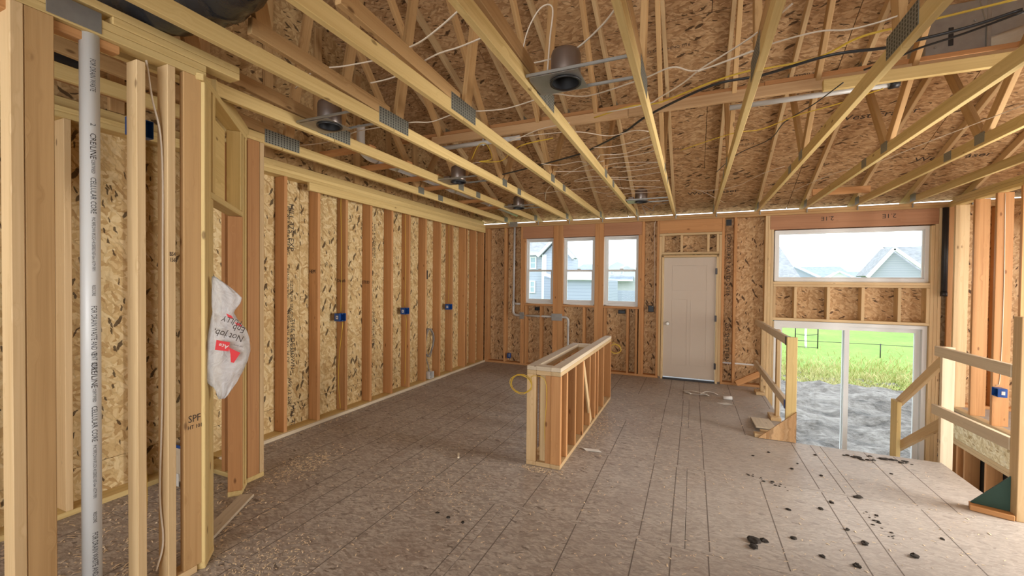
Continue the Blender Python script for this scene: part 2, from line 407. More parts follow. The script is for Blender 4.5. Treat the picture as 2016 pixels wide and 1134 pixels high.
# ================================================================== floor
fl = struct('floor', (0, 0, 0))
ROWS = [-4.1, -3.34, -2.12, -.90, .32, 1.54, 2.76, 3.98, 5.09, 6.31, 7.695]
REG = [(-4.02, 2.13, -4.1, 5.09), (-4.02, 1.0, 5.09, 7.695), (3.13, 6.5, -4.1, 7.695), (2.13, 3.13, -4.1, 3.2)]
for r in range(len(ROWS)-1):
    y0, y1 = ROWS[r], ROWS[r+1]; off = 0 if r % 2 else 1.22
    x = -6.46+off+.34
    while x < 6.6:
        for (a, b, c, d) in REG:
            u0, u1, w0, w1 = max(x, a), min(x+2.44, b), max(y0, c), min(y1, d)
            if u1-u0 > .03 and w1-w0 > .03:
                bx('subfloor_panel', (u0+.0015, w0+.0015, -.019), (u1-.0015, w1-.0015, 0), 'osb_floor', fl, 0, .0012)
        x += 2.44
for (a, b, c, d) in REG: bx('underlay', (a, c, -.055), (b, d, -.0205), 'felt', fl)
LX = [-3.62, -3.30, -2.94, -2.73, -2.54, -2.36, -1.93, -1.74, -1.31, -1.11, -.70, -.30, -.10, .115, .54, .95, 1.12, 1.55, 1.78]
for i, x in enumerate(LX):
    segs = [(ROWS[k], ROWS[k+1]) for k in range(3, 10)]
    for k, (a, b) in enumerate(segs):
        if (i*7+k*3) % 5 == 0 and x not in (-.30, -.10, .115, -2.36, -2.54): continue
        if x > 1.0 and b > 5.1: continue
        xx = x+.006*math.sin(i*3+k*2)
        bx('panel_line', (xx-.0035, a+.03, -.0002), (xx+.0035, b-.02, .0004), 'chalk', fl, 1, .0001)
# joists and rims round the stair opening
bx('rim_joist', (1.0, 5.055, -.31), (2.13, 5.09, -.021), 'osb_bright', fl)
bx('rim_joist', (2.095, 3.2, -.31), (2.13, 5.05, -.021), 'osb_bright', fl)
bx('rim_joist', (.965, 5.095, -.31), (1.0, 7.55, -.021), 'osb_bright', fl)

# lower landing and stairs
ld = struct('floor_landing', (2, 7, -1.0)); LZ = -1.02
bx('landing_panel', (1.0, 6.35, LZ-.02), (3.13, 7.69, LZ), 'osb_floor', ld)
bx('landing_frame', (1.02, 6.37, LZ-.25), (3.1, 7.6, LZ-.022), 'pine', ld)
st = thing('staircase', (1.56, 5.7, -1.02), 'short wooden stair dropping from the subfloor edge to the patio door landing', 'stairs')
for k in range(5):
    y = 5.11+k*.25; z = -.17*(k+1)
    bx('tread', (1.04, y, z-.03), (2.08, y+.26, z), 'spruce', st)
    bx('riser', (1.04, y, z-.17 if k < 4 else LZ), (2.08, y+.015, z-.031), 'osb_bright', st)
for x in (1.02, 2.09): board('stringer', (x, 5.1, -.30), (x, 6.38, -1.17+.0), .20, .03, 'spruce', st, (1, 0, 0))
bw = struct('wall_stairwell', (2.6, 5, -2.6))
bx('basement_floor', (1.0, 2.9, -2.75), (6.5, 7.69, -2.7), 'concrete', bw)
bx('basement_panel', (.97, 5.1, -2.7), (1.0, 7.69, -.32), 'osb_back', bw)
bx('basement_panel', (2.1, 3.0, -2.7), (2.13, 5.08, -.32), 'osb_back', bw)

# ================================================================== ceiling = roof deck
DZ0 = 2.95; SL = 5/12.0; RY = .9          # underside of the deck above the back stud face, slope, ridge
def deck_z(y): return DZ0+SL*(YB-y) if y >= RY else DZ0+SL*(YB-RY)-SL*(RY-y)
ce = struct('ceiling', (0, 4, 4))
sn = V((0, SL, 1)).normalized(); sd = V((0, -1, SL)).normalized()
E0 = V((0, 7.848, deck_z(7.848)))
LS = (7.848-RY)*math.hypot(1, SL)
row = 0; s = 0.0
while s < LS-.02:
    s1 = min(s+1.22, LS); off = 0 if row % 2 else 1.22
    x = -4.35+off-2.44-.4
    while x < 6.6:
        a, b = max(x, -4.35), min(x+2.44, 6.6)
        if b-a > .05:
            c = E0+sd*((s+s1)/2)+sn*.006
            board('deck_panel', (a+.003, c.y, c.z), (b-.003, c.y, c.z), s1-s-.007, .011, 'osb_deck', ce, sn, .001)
        x += 2.44
    s = s1; row += 1
c0 = E0+sn*.035; c1 = c0+sd*LS
board('roof_felt', (1.1, c0.y, c0.z), (1.1, c1.y, c1.z), 11.0, .02, 'felt', ce, sn)
sn2 = V((0, -SL, 1)).normalized(); e2 = V((0, -4.5, deck_z(-4.5)))
c1 = V((0, RY, deck_z(RY)))
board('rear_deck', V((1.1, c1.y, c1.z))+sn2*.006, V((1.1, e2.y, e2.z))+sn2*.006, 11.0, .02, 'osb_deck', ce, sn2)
# printed marks on the deck sheets
def on_deck(x, y): return V((x, y, deck_z(y)-.001))
def deck_text(body, x, y, size, xs=1.0, ang=0):
    d = V((-1, 0, 0)) if ang else V((1, 0, 0))
    text('printed_lettering', body, size, 'ink', ce, basis(on_deck(x, y), d, -sn), xs)
deck_text('West Fraser', 1.52, 6.05, .12, 1.25); deck_text('West Fraser', -.1, 7.28, .11, 1.3); deck_text('West Fraser', 2.55, 6.9, .12, 1.2)
for (x, y, b) in [(-.7, 6.25, 'THIS SIDE DOWN  SPACE 1/8 IN'), (.15, 6.3, 'RATED SHEATHING 24/16'), (-1.9, 6.2, 'RATED SHEATHING 24/16'), (2.0, 5.2, 'SPACE 1/8 IN'), (-.6, 4.75, 'RATED SHEATHING 7/16'), (.95, 5.35, 'EXPOSURE 1'), (1.0, 7.2, 'SIZED FOR SPACING'), (-1.35, 3.75, 'MILL 341')]:
    deck_text(b, x, y, .045, 1.1)
for (x, y) in [(-.55, 3.85), (.72, 4.15)]:
    bx('stock_tag', (x-.03, y-.03, deck_z(y)-.009), (x+.03, y+.03, deck_z(y)-.006), 'paper', ce)

# ================================================================== wall_left
wl = struct('wall_left', (XL, 4.5, 0))
bx('bottom_plate', (XS, 2.36, 0), (XL, YS, T), 'pine', wl)
bx('bottom_plate', (XS, -4.0, 0), (XL, 2.25, T), 'pine', wl)
for z in (2.694, 2.732): bx('top_plate', (XS, -4.0 if z < 2.7 else -3.4, z), (XL, YS, z+T), 'pine', wl)
bx('nailer_board', (XL, 3.30, 2.60), (XL+.036, 7.50, 2.688), 'pine', wl)
bx('bottom_plate_edge', (XL, 2.36, 0), (XL+.025, 7.55, .036), 'rail', wl)
SY = [3.042, 3.462, 3.872, 4.296, 4.714, 5.108, 5.522, 5.93, 6.320, 6.765, 7.17]
for i, y in enumerate(SY+[1.40, .99, .58, .17, -.24, 1.81, 2.63, 7.50]):
    bx('stud', (XS+.001, y-T/2, T+.0005), (XL, y+T/2, 2.6935), 'spruce' if abs(y-1.40) < .01 else 'fir', wl)
bx('stud', (XS+.001, 6.90, T), (XL-.05, 6.938, 2.693), 'fir', wl)
yy = -4.0
while yy < YS-.02:
    y2 = min(yy+1.22, YS)
    bx('sheathing_panel', (XS-.011, yy+.001, .272), (XS, y2-.001, 2.70), 'osb_wall', wl, 2, .001)
    bx('sheathing_panel', (XS-.011, yy+.001, -.25), (XS, y2-.001, .269), 'osb_wall', wl, 2, .001)
    yy = y2
bx('house_wrap', (XS-.05, -4.0, -.25), (XS-.02, 8.0, 2.75), 'felt', wl)
# printed lettering between the studs (reads downwards)
def ltext(body, y, z, size, xs=1.0, m='ink'):
    text('printed_lettering', body, size, m, wl, basis((XS+.0008, y, z), (0, 0, -1), (1, 0, 0)), xs)
for (y, z, b, sz) in [(3.215, 2.45, 'MILL 475  EXP', .085), (3.175, 2.42, 'PS 2-18 SHEATHING', .06), (3.22, 1.62, 'SIZED FOR SPACING  7/16 CATEGORY', .05), (3.17, 1.75, 'PANEL GRADE', .05), (3.235, 1.20, 'THIS SIDE DOWN', .07), (3.175, 1.30, 'STRENGTH AXIS  24 OC', .055), (3.20, .56, 'APR 12 2021', .06), (3.235, .25, 'MILL 475', .07),
                      (4.44, 2.42, '2850 FASTENER SPACING', .09), (4.51, 2.40, 'NAIL 6 IN ON EDGES', .05), (4.45, 1.40, '12 IN INTERMEDIATE', .07), (4.50, 1.2, 'SPACE 1/8 IN AT ENDS', .05), (5.67, 2.35, '4DSE FASTENER SPACING LOST', .085), (5.68, 1.25, 'SHEATHING', .08), (4.06, 2.45, 'PS 2', .05)]:
    ltext(b, y, z, sz)
for (y, z, b) in [(2.9, 1.75, ''), (3.46, 1.72, 'HEM'), (3.87, 1.62, 'Duluth'), (4.29, 1.60, 'STUD')]:
    if b: text('stud_stamp', b, .06, 'ink', wl, basis((XL-.13, y-T/2-.0006, z), (1, 0, 0), (0, -1, 0)), .8)
bx('stock_tag', (XS, 5.70, 1.66), (XS+.002, 5.77, 1.80), 'black', wl)
for (y, z) in [(4.86, 1.14), (4.86, .62), (4.85, .75)]: bx('stock_tag', (XS, y-.04, z-.03), (XS+.002, y+.04, z+.03), 'paper', wl)
# gable framing above the plate
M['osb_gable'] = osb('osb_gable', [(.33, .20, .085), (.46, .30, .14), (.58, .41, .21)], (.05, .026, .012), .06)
gl = [(-4.0, 2.77), (YS, 2.77), (YS, deck_z(YS)), (RY, deck_z(RY)), (-4.0, deck_z(-4.0))]
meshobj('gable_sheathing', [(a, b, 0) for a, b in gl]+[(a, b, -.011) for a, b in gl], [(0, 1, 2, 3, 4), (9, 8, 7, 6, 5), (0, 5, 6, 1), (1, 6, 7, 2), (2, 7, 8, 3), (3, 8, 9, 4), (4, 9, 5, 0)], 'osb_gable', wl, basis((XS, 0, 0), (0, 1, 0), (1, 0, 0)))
y = 7.2
while y > -3:
    z1 = deck_z(y)-.12
    if z1 > 2.95: bx('gable_stud', (XS+.002, y-.045, 2.865), (XS+.04, y+.045, z1), 'web', wl)
    y -= .61
bx('gable_chord', (XS+.002, -4, 2.772), (XS+.04, YS, 2.86), 'pine', wl)

# ================================================================== wall_back
wk = struct('wall_back', (0, YB, 0))
def kb(name, x0, x1, z0, z1, m='fir', y0=YB, y1=YS-.001): return bx(name, (x0, y0, z0), (x1, y1, z1), m, wk)
kb('bottom_plate', -3.87, -.53, 0, T); kb('bottom_plate', .43, 1.0, 0, T); kb('bottom_plate', 3.16, 6.4, 0, T)
for z in (2.694, 2.732): kb('top_plate', -3.868, 6.4, z+.0003, z+T-.0003, 'web')
HB = 2.693
for x0 in (-3.868, -3.83): kb('stud', x0, x0+T-.001, T, HB)
kb('stud', -3.445, -3.407, T, HB)
kb('king_stud', -3.085, -3.047, T, HB); kb('jack_stud', -3.0465, -3.0085, T, 2.468)
kb('post', -2.425, -2.335, T, HB); kb('post', -2.3345, -2.235, T, HB)
kb('post', -1.635, -1.565, T, HB); kb('post', -1.5645, -1.478, T, HB)
kb('jack_stud', -.855, -.817, T, 2.468); kb('king_stud', -.8165, -.778, T, HB)
kb('jack_stud', -.53, -.492, T, 2.428, 'spruce'); kb('king_stud', -.569, -.531, T, HB)
kb('jack_stud', .388, .426, T, 2.428, 'spruce'); kb('king_stud', .4265, .4645, T, HB)
kb('stud', .60, .638, T, HB)
for i, x in enumerate((1.03, 1.069, 1.108)): kb('post', x, x+T, -1.0 if i else T, HB, 'spruce')
kb('jack_stud', 1.147, 1.166, -1.0, 1.06, 'spruce')
for x in (3.0, 3.039, 3.078): kb('post', x, x+T, -1.0, HB if x > 3.01 else 2.46, 'spruce')
for x in (3.25, 3.66, 4.07, 4.48, 4.9): kb('stud', x, x+T, T, HB)
# window bank: headers, sills, cripples
for (a, b) in ((-3.046, -2.426), (-2.234, -1.636), (-1.477, -.818)):
    kb('header', a, b, 2.47, HB, 'lvl', YB+.004)
    kb('rough_sill', a+(.04 if a < -3 else 0), b-(.04 if b > -.9 else 0), 1.170, 1.208)
for (x, zz) in ((-2.665, 1.169), (-1.83, 1.169), (-1.045, 1.169), (-2.98, 1.169), (-.895, 1.169), (-1.45, 1.169)): kb('cripple_stud', x-T/2, x+T/2, T, zz)
kb('window_trimmer', -3.007, -2.99, 1.209, 2.468); kb('window_trimmer', -.875, -.856, 1.209, 2.468)
# door opening
kb('header', -.53, .426, 2.475, HB, 'lvl2' if 'lvl2' in M else 'fir', YB+.003)
kb('header_plate', -.53, .426, 2.435, 2.473, 'spruce'); kb('header_plate', -.491, .387, 2.115, 2.153, 'spruce')
for x in (-.472, -.18, .225, .366): kb('cripple_stud', x-T/2, x+T/2, 2.154, 2.434, 'spruce')
# transom and slider opening
kb('header', 1.09, 3.075, 2.475, HB, 'lvl', YB-.002)
kb('rough_sill', 1.147, 2.999, 1.632, 1.670, 'spruce'); kb('rough_sill', 1.147, 2.999, 1.595, 1.631, 'spruce')
kb('header_plate', 1.147, 2.999, 1.075, 1.115, 'spruce')
for x in (1.166, 1.441, 1.854, 2.264, 2.675, 2.98): kb('cripple_stud', x-T/2, x+T/2, 1.116, 1.594, 'spruce')
for (x, w) in ((1.60, 0), (2.32, 0)):
    text('header_stamp', '2.1E', .085, 'ink', wk, basis((x+.30, YB-.0032, 2.615), (-1, 0, 0), (0, -1, 0)), 1.1)
# sheathing cut round the openings
def sp(x0, x1, z0, z1):
    bx('house_wrap', (x0, YS+.0115, z0), (x1, YS+.0135, z1), 'wrap', wk, None, .0003)
    bx('sheathing_panel', (x0+.0008, YS, z0+.0008), (x1-.0008, YS+.011, z1-.0008), 'osb_back', wk, 2 if z1-z0 > .8 else 0, .001)
WINS = [(-3.005, -2.425, 1.215, 2.462), (-2.240, -1.640, 1.215, 2.462), (-1.470, -.865, 1.215, 2.462)]
sp(-4.02, -3.0, -.3, 2.72)
for (a, b, c, d) in WINS: sp(a, b, -.3, c); sp(a, b, d, 2.72)
sp(-2.425, -2.24, -.3, 2.72); sp(-1.64, -1.47, -.3, 2.72); sp(-.865, -.49, -.3, 2.72)
sp(-.49, .385, 2.10, 2.72); sp(.385, 1.165, -1.3, .335); sp(.385, 1.165, .338, 2.72)
sp(1.165, 2.99, 2.455, 2.72); sp(1.165, 2.99, 1.07, 1.69); sp(2.99, 6.5, -1.3, 2.72)
bx('seam_gap_tape', (.47, YS-.0015, .318), (.60, YS-.0004, .342), 'white_p', wk); bx('seam_gap_tape', (.64, YS-.0015, .318), (1.03, YS-.0004, .342), 'white_p', wk)
text('printed_lettering', '205 SHEATHING', .09, 'ink', wk, basis((.53, YS-.0008, 1.0), (0, 0, -1), (0, -1, 0)), 1.1)
text('printed_lettering', 'EXPOSURE 1 RATED 24/16', .08, 'ink', wk, basis((.53, YS-.0008, 2.45), (0, 0, -1), (0, -1, 0)), 1.1)
bx('stock_tag', (.49, YS-.003, 2.58), (.57, YS-.001, 2.68), 'black', wk)
bx('scrap_brace', (.62, YB-.03, 0), (.64, YB, .01), 'pine', wk) if False else None
board('scrap_brace', (.66, YB-.045, .045), (1.0, YB-.045, .24), .09, T, 'fir', wk, (0, 1, 0))
bx('heel_block', (-4.0, YB, 2.7705), (6.4, YB+.012, 2.775), 'pine', wk)

# ------------------------------------------------------------------ windows
def ring(name, x0, x1, z0, z1, y0, y1, w, m, parent, wb=None):
    wb = wb or w
    vs_, fs = [], []
    O = [(x0, z0), (x1, z0), (x1, z1), (x0, z1)]; I = [(x0+w, z0+wb), (x1-w, z0+wb), (x1-w, z1-w), (x0+w, z1-w)]
    for y in (y0, y1):
        for (x, z) in O+I: vs_.append((x, y, z))
    for k in range(4):
        k2 = (k+1) % 4
        fs += [(k, k2, 4+k2, 4+k), (8+k, 8+k2, 12+k2, 12+k), (k, k2, 8+k2, 8+k), (4+k, 4+k2, 12+k2, 12+k)]
    cx_, cz = (x0+x1)/2, (z0+z1)/2; cy_ = (y0+y1)/2
    vs_ = [(a-cx_, b-cy_, c-cz) for a, b, c in vs_]
    return meshobj(name, vs_, fs, m, parent, Matrix.Translation((cx_, cy_, cz)))
for i, (a, b, c, d) in enumerate(WINS):
    w = struct('window_%d' % (i+1), ((a+b)/2, 7.66, c))
    ring('window_frame', a, b, c, d, 7.615, 7.705, .032, 'vinyl', w, .038)
    mz = 1.845
    s = ring('lower_sash', a+.033, b-.033, c+.039, mz+.02, 7.628, 7.655, .034, 'vinyl', w, .045)
    bx('pane', (a+.066, 7.639, c+.08), (b-.066, 7.643, mz-.01), 'glass', s, None, .0005)
    s = ring('upper_sash', a+.033, b-.033, mz-.015, d-.033, 7.660, 7.687, .028, 'vinyl', w)
    bx('pane', (a+.06, 7.671, mz+.01), (b-.06, 7.675, d-.06), 'glass', s, None, .0005)
    bx('sash_lock', ((a+b)/2-.03, 7.618, mz+.02), ((a+b)/2+.03, 7.64, mz+.035), 'vinyl', w)
    tube('spray_foam', [(a+.005, 7.60, c+.01), (a+.2, 7.60, c-.002), (b-.2, 7.60, c-.003), (b-.01, 7.60, c)], .008, 'foam', w, 6, 4)
    tube('spray_foam', [(a-.008, 7.60, c), (a-.006, 7.60, c+.3), (a-.008, 7.60, c+.6), (a-.006, 7.60, d-.01)], .009, 'foam', w, 6, 4)
w = struct('window_4', (2.08, 7.66, 1.69))
ring('window_frame', 1.168, 2.998, 1.680, 2.462, 7.605, 7.705, .045, 'vinyl', w)
bx('pane', (1.212, 7.66, 1.724), (2.954, 7.664, 2.418), 'glass', w, None, .0005)
ring('glazing_bead', 1.213, 2.953, 1.725, 2.417, 7.63, 7.659, .018, 'vinyl', w)
tube('spray_foam', [(1.17, 7.60, 1.676), (1.6, 7.60, 1.679), (2.2, 7.60, 1.674), (2.99, 7.60, 1.678)], .009, 'foam', w, 6, 5)
w = struct('door_2', (2.08, 7.66, -1.0))
ring('door_frame', 1.175, 2.995, -1.02, 1.068, 7.595, 7.705, .05, 'vinyl', w)
s = ring('sliding_panel', 1.226, 2.13, -.96, 1.017, 7.605, 7.64, .058, 'vinyl', w)
bx('pane', (1.284, 7.62, -.90), (2.072, 7.624, .958), 'glass', s, None, .0005)
s = ring('fixed_panel', 2.06, 2.944, -.96, 1.017, 7.65, 7.69, .058, 'vinyl', w)
bx('pane', (2.118, 7.666, -.90), (2.886, 7.67, .958), 'glass', s, None, .0005)

# ------------------------------------------------------------------ entry door
dr = struct('door_1', (-.05, YB, 0))
for (a, b, c, d) in ((-.486, -.452, .0, 2.098), (.352, .386, .0, 2.098), (-.486, .386, 2.066, 2.0985)):
    bx('door_jamb', (a, YB-.012, c), (b, YB+.11, d), 'spruce', dr)
bx('sill', (-.452, YB-.02, .0), (.352, YB+.11, .03), 'black', dr)
sx0, sx1, sz0, sz1 = -.448, .348, .045, 2.062
slab = bx('door_slab', (sx0, YB+.012, sz0), (sx1, YB+.055, sz1), 'door', dr, 2, .002)
def dpanel(a, b, c, d):
    g = .009
    for (p, q, r, s_) in ((a, b, c, c+g), (a, b, d-g, d), (a, a+g, c+g, d-g), (b-g, b, c+g, d-g)):
        bx('panel_moulding', (p, YB+.0095, r), (q, YB+.0125, s_), 'door', slab, None, .0015)
dpanel(sx0+.13, sx1-.13, 1.50, 1.93); dpanel(sx0+.13, sx0+.375, .25, 1.36); dpanel(sx1-.375, sx1-.13, .25, 1.36)
for z in (1.83, 1.06, .28): bx('hinge', (.336, YB-.016, z-.05), (.366, YB+.012, z+.05), 'hinge', dr)
kn = lathe('knob', [(.0, -.055), (.022, -.052), (.030, -.035), (.028, -.02), (.012, -.012), (.012, 0), (.032, .0)], 'knob', dr, basis((-.385, YB+.012, .945), (1, 0, 0), (0, 1, 0)), 20)

# ================================================================== wall_right : stud partition beyond the stairwell
PX = 3.16
wr = struct('wall_right', (PX, 6, 0))
for z in (2.694, 2.732): bx('top_plate', (PX, 3.2, z+.0005), (PX+.09, YB-.001, z+T-.0005), 'pine', wr)
bx('top_plate', (PX, 5.0, 2.771), (PX+.09, YB-.1, 2.771+T), 'pine', wr)
bx('bottom_plate', (PX, 3.2, .0005), (PX+.09, YB-.001, T), 'spruce', wr)
for y in (7.535, 7.38, 6.972, 6.565, 6.158, 5.75, 5.34, 4.94): bx('stud', (PX, y-T/2, T+.0005), (PX+.14, y+T/2, 2.6935), 'spruce' if y in (7.38,) else 'fir', wr)
bx('rim_board', (PX-.03, 3.2, -.33), (PX-.002, YB-.001, -.001), 'osb_bright', wr)
bx('lower_top_plate', (PX-.03, 3.2, -.37), (PX+.09, YB-.001, -.332), 'spruce', wr); bx('lower_top_plate', (PX-.03, 3.2, -.409), (PX+.09, YB-.001, -.3715), 'spruce', wr)
for y in (7.53, 7.30, 7.13, 6.972, 6.565, 6.158, 5.75, 5.34, 4.94, 4.53): bx('lower_stud', (PX-.03, y-T/2, -2.69), (PX+.11, y+T/2, -.4095), 'fir', wr)
bx('lower_panel', (PX+.12, 3.0, -2.69), (PX+.14, YB, -.42), 'felt', wr)
tg = thing('drain_pipe', (3.125, 7.50, 1.5), 'black vertical pipe in the corner beside the wide transom window', 'pipe')
tube('pipe', [(3.125, 7.515, 1.50), (3.125, 7.515, 2.69)], .032, 'black', tg, 16, 0)
tube('pipe_collar', [(3.125, 7.515, 1.49), (3.125, 7.515, 1.55)], .036, 'black', tg, 16, 0)

# ================================================================== pantry walls, left foreground
wp = struct('wall_pantry', (-2.5, 1, 0)); PA = -2.50
bx('bottom_plate', (PA-.09, -1.5, 0), (PA, 1.42, T), 'spruce', wp)
for z in (2.735, 2.7735): bx('top_plate', (PA-.09, -1.5, z), (PA, 1.47, z+T-.0005), 'pine', wp)
for z in (2.812, 2.8505): bx('top_plate', (PA-.088, 1.06 if z < 2.83 else -1.5, z), (PA+.002, 1.655, z+T-.0005), 'pine', wp)
bx('lower_plate', (PA-.09, -1.5, 2.6965), (PA-.03, 1.10, 2.7345), 'fir', wp)
bx('stud_guard', (PA+.0005, .84, 2.742), (PA+.003, 1.02, 2.835), 'steel', wp)
def ps(y0, y1, m, z1=2.7345, x0=PA-.09, x1=PA, name='stud'): return bx(name, (x0, y0, T+.0005), (x1, y1, z1), m, wp)
# near jamb studs: a pair whose broad side shows
bx('stud', (PA-.09, .738, T+.0005), (PA, .777, 2.7345), 'spruce', wp)
bx('stud', (PA-.04, .779, T+.0005), (PA-.002, .866, 2.7345), 'web', wp)
ps(1.150, 1.188, 'spruce', 2.6960); ps(1.280, 1.318, 'spruce', 2.7345)
bx('corner_stud', (PA-.10, 1.319, T), (PA-.06, 1.345, 2.7345), 'fir', wp)
bx('corner_stud', (PA-.04, 1.356, T), (PA-.002, 1.444, 2.7345), 'web', wp)
text('pencil_note', 'B54\n1566', .03, 'ink', wp, basis((PA+.0006, 1.288, 1.74), (0, 1, 0), (1, 0, 0)), .6)
text('stud_stamp', 'SPF', .055, 'ink', wp, basis((PA-.0014, 1.375, .86), (0, 1, 0), (1, 0, 0)), .8)
text('stud_stamp', 'HT 101', .03, 'ink', wp, basis((PA-.0014, 1.372, .815), (0, 1, 0), (1, 0, 0)), .8)
# angled door wall
A0 = V((-2.49, 1.455, 0)); A1 = V((-3.225, 2.195, 0)); ad = (A1-A0).normalized(); an = V((ad.y, -ad.x, 0)); an = an if an.dot(V((1, 1, 0))) > 0 else -an
AL = (A1-A0).length
def ab(name, s0, s1, z0, z1, m, d0=-.09, d1=0.0):
    """box in the angled wall: s along it, d depth (0 = room face)"""
    c = A0+ad*((s0+s1)/2)+an*((d0+d1)/2); L = s1-s0; D = d1-d0; Hh = z1-z0
    if Hh >= L: return board(name, (c.x, c.y, z0), (c.x, c.y, z1), D, L, m, wp, ad) if D >= L else board(name, (c.x, c.y, z0), (c.x, c.y, z1), L, D, m, wp, an)
    p0 = A0+ad*s0+an*((d0+d1)/2); p1 = A0+ad*s1+an*((d0+d1)/2); zc = (z0+z1)/2
    return board(name, (p0.x, p0.y, zc), (p1.x, p1.y, zc), D, Hh, m, wp, (0, 0, 1))
ab('bottom_plate', 0, .165, 0, T, 'pine'); ab('bottom_plate', AL-.19, AL, 0, T, 'pine')
ab('jack_stud', .118, .156, T, 2.095, 'pine'); ab('king_stud', .078, .116, T, 2.715, 'pine'); ab('king_stud', .0, .074, T, 2.715, 'pine')
ab('jack_stud', AL-.185, AL-.147, T, 2.095, 'fir'); ab('king_stud', AL-.145, AL-.107, T, 2.715, 'pine'); ab('king_stud', AL-.06, AL-.02, T, 2.715, 'pine')
ab('header_plate', .118, AL-.147, 2.097, 2.135, 'pine')
ab('cripple_stud', .156, .20, 2.136, 2.715, 'pine'); ab('cripple_stud', AL-.22, AL-.18, 2.136, 2.715, 'pine')
ab('backing_board', .22, AL-.23, 2.136, 2.70, 'pine', -.135, -.095)
ab('top_plate', -.02, AL+.0, 2.716, 2.754, 'pine'); ab('top_plate', .30, AL+.22, 2.776, 2.86, 'pine', -.06, -.02)
# return wall to the exterior
bx('bottom_plate', (XL+.021, 2.20, 0), (-3.235, 2.345, T), 'pine', wp)
bx('top_plate', (XL, 2.20, 2.742), (-3.235, 2.345, 2.7685), 'pine', wp)
bx('stud', (-3.275, 2.205, T), (-3.237, 2.305, 2.741), 'fir', wp); bx('stud', (-3.275, 2.307, T), (-3.236, 2.345, 2.741), 'spruce', wp)
bx('stud', (-3.56, 2.205, T), (-3.52, 2.295, 2.741), 'fir', wp)
# shelf backing across the pantry end, seen high between the studs
bx('backing_board', (XL-.02, -1.5, 2.93), (XL+.018, 2.19, 3.02), 'fir', wp)

# ================================================================== roof trusses
ORD = ['first', 'second', 'third', 'fourth', 'fifth', 'sixth', 'seventh', 'eighth', 'ninth', 'tenth', 'eleventh', 'twelfth']
def tcz(y): return DZ0-.001+SL*(YB-y)-.049       # centre of a top chord
MIR = 2*RY
def nail_plate(name, x, y, z, ly, lz, tr, n=(8, 3)):
    return [bx(name, (x+sx*.0195, y-ly/2, z-lz/2), (x+sx*.0215, y+ly/2, z+lz/2), 'plate', tr, 1, .0004) for sx in (-1, 1)]
SLOT = {}
def slots(x, y, z, ly, lz, tr, nc, nr):
    """rows of punched slots on the room side of a large plate"""
    vs_, fs = [], []
    for i in range(nc):
        for j in range(nr):
            cy_ = -ly/2+(i+.5)*ly/nc; cz_ = -lz/2+(j+.5)*lz/nr; a, b = ly/nc*.22, lz/nr*.34
            k = len(vs_); vs_ += [(0, cy_-a, cz_-b), (0, cy_+a, cz_-b), (0, cy_+a, cz_+b), (0, cy_-a, cz_+b)]; fs.append((k, k+1, k+2, k+3))
    o = meshobj('plate_slots', vs_, fs, 'plate_tooth', tr, Matrix.Translation((x, y, z))); o['kind'] = 'stuff'; return o
for k in range(1, 13):
    x = .31+.613*(k-7)
    tr = thing('roof_truss', (x, YB, TOP), '%s roof truss counting from the left wall, pale lumber with nail plates' % ORD[k-1], 'roof truss', 'roof trusses')
    zc = TOP+.0445
    y0 = -4.3
    sp_y = 2.60
    board('bottom_chord', (x, YS+.02, zc), (x, sp_y+.002, zc), .089, T, 'pine', tr, (1, 0, 0))
    board('bottom_chord', (x, sp_y-.002, zc), (x, y0, zc), .089, T, 'pine', tr, (1, 0, 0))
    board('top_chord', (x, 7.86, tcz(7.86)), (x, RY+.02, tcz(RY+.02)), .089, T, 'spruce', tr, (1, 0, 0))
    zr = tcz(RY); board('top_chord', (x, RY-.02, zr-.01), (x, -4.4, zr-SL*(RY+4.4)), .089, T, 'spruce', tr, (1, 0, 0))
    t1 = (x, 5.30, tcz(5.30)-.04); j1 = (x, 4.66, zc+.04); t2 = (x, 2.98, tcz(2.98)-.04); j2 = (x, 2.64, zc+.04)
    board('web', (x, 4.68, zc+.05), t1, .089, T-.001, 'web', tr, (1, 0, 0))
    board('web', (x, 4.60, zc+.06), t2, .089, T-.001, 'web', tr, (1, 0, 0))
    board('web', (x, 2.66, zc+.05), (x, 3.00, t2[2]), .089, T-.001, 'web', tr, (1, 0, 0))
    board('web', (x, 2.55, zc+.085), (x, 1.47 if k in (2, 3, 4) else -.2, zc+(.138 if k in (2, 3, 4) else .22)), .089, T-.001, 'web', tr, (1, 0, 0))
    board('web', (x, 1.55, zc+.14), (x, RY, zr-.06), .089, T-.001, 'web', tr, (1, 0, 0))
    pl = nail_plate('splice_plate', x, 2.60, zc+.035, .34, .115, tr)
    if 1 <= k <= 8:
        slots(x+.0218, 2.60, zc+.035, .34, .115, pl[1], 12, 6)
        slots(x-.0218, 2.60, zc+.035, .34, .115, pl[0], 12, 6)
    nail_plate('joint_plate', x, 4.655, zc+.02, .13, .085, tr)
    nail_plate('joint_plate', x, 5.12, zc+.005, .12, .08, tr)
    nail_plate('heel_plate', x, 7.42, zc+.02, .16, .10, tr)
    nail_plate('joint_plate', x, 5.30, tcz(5.30)-.02, .12, .09, tr); nail_plate('joint_plate', x, 2.98, tcz(2.98)-.02, .16, .10, tr)
    bx('hurricane_clip', (x+.020, YB-.018, 2.715), (x+.034, YB+.0, 2.80), 'steel', tr)
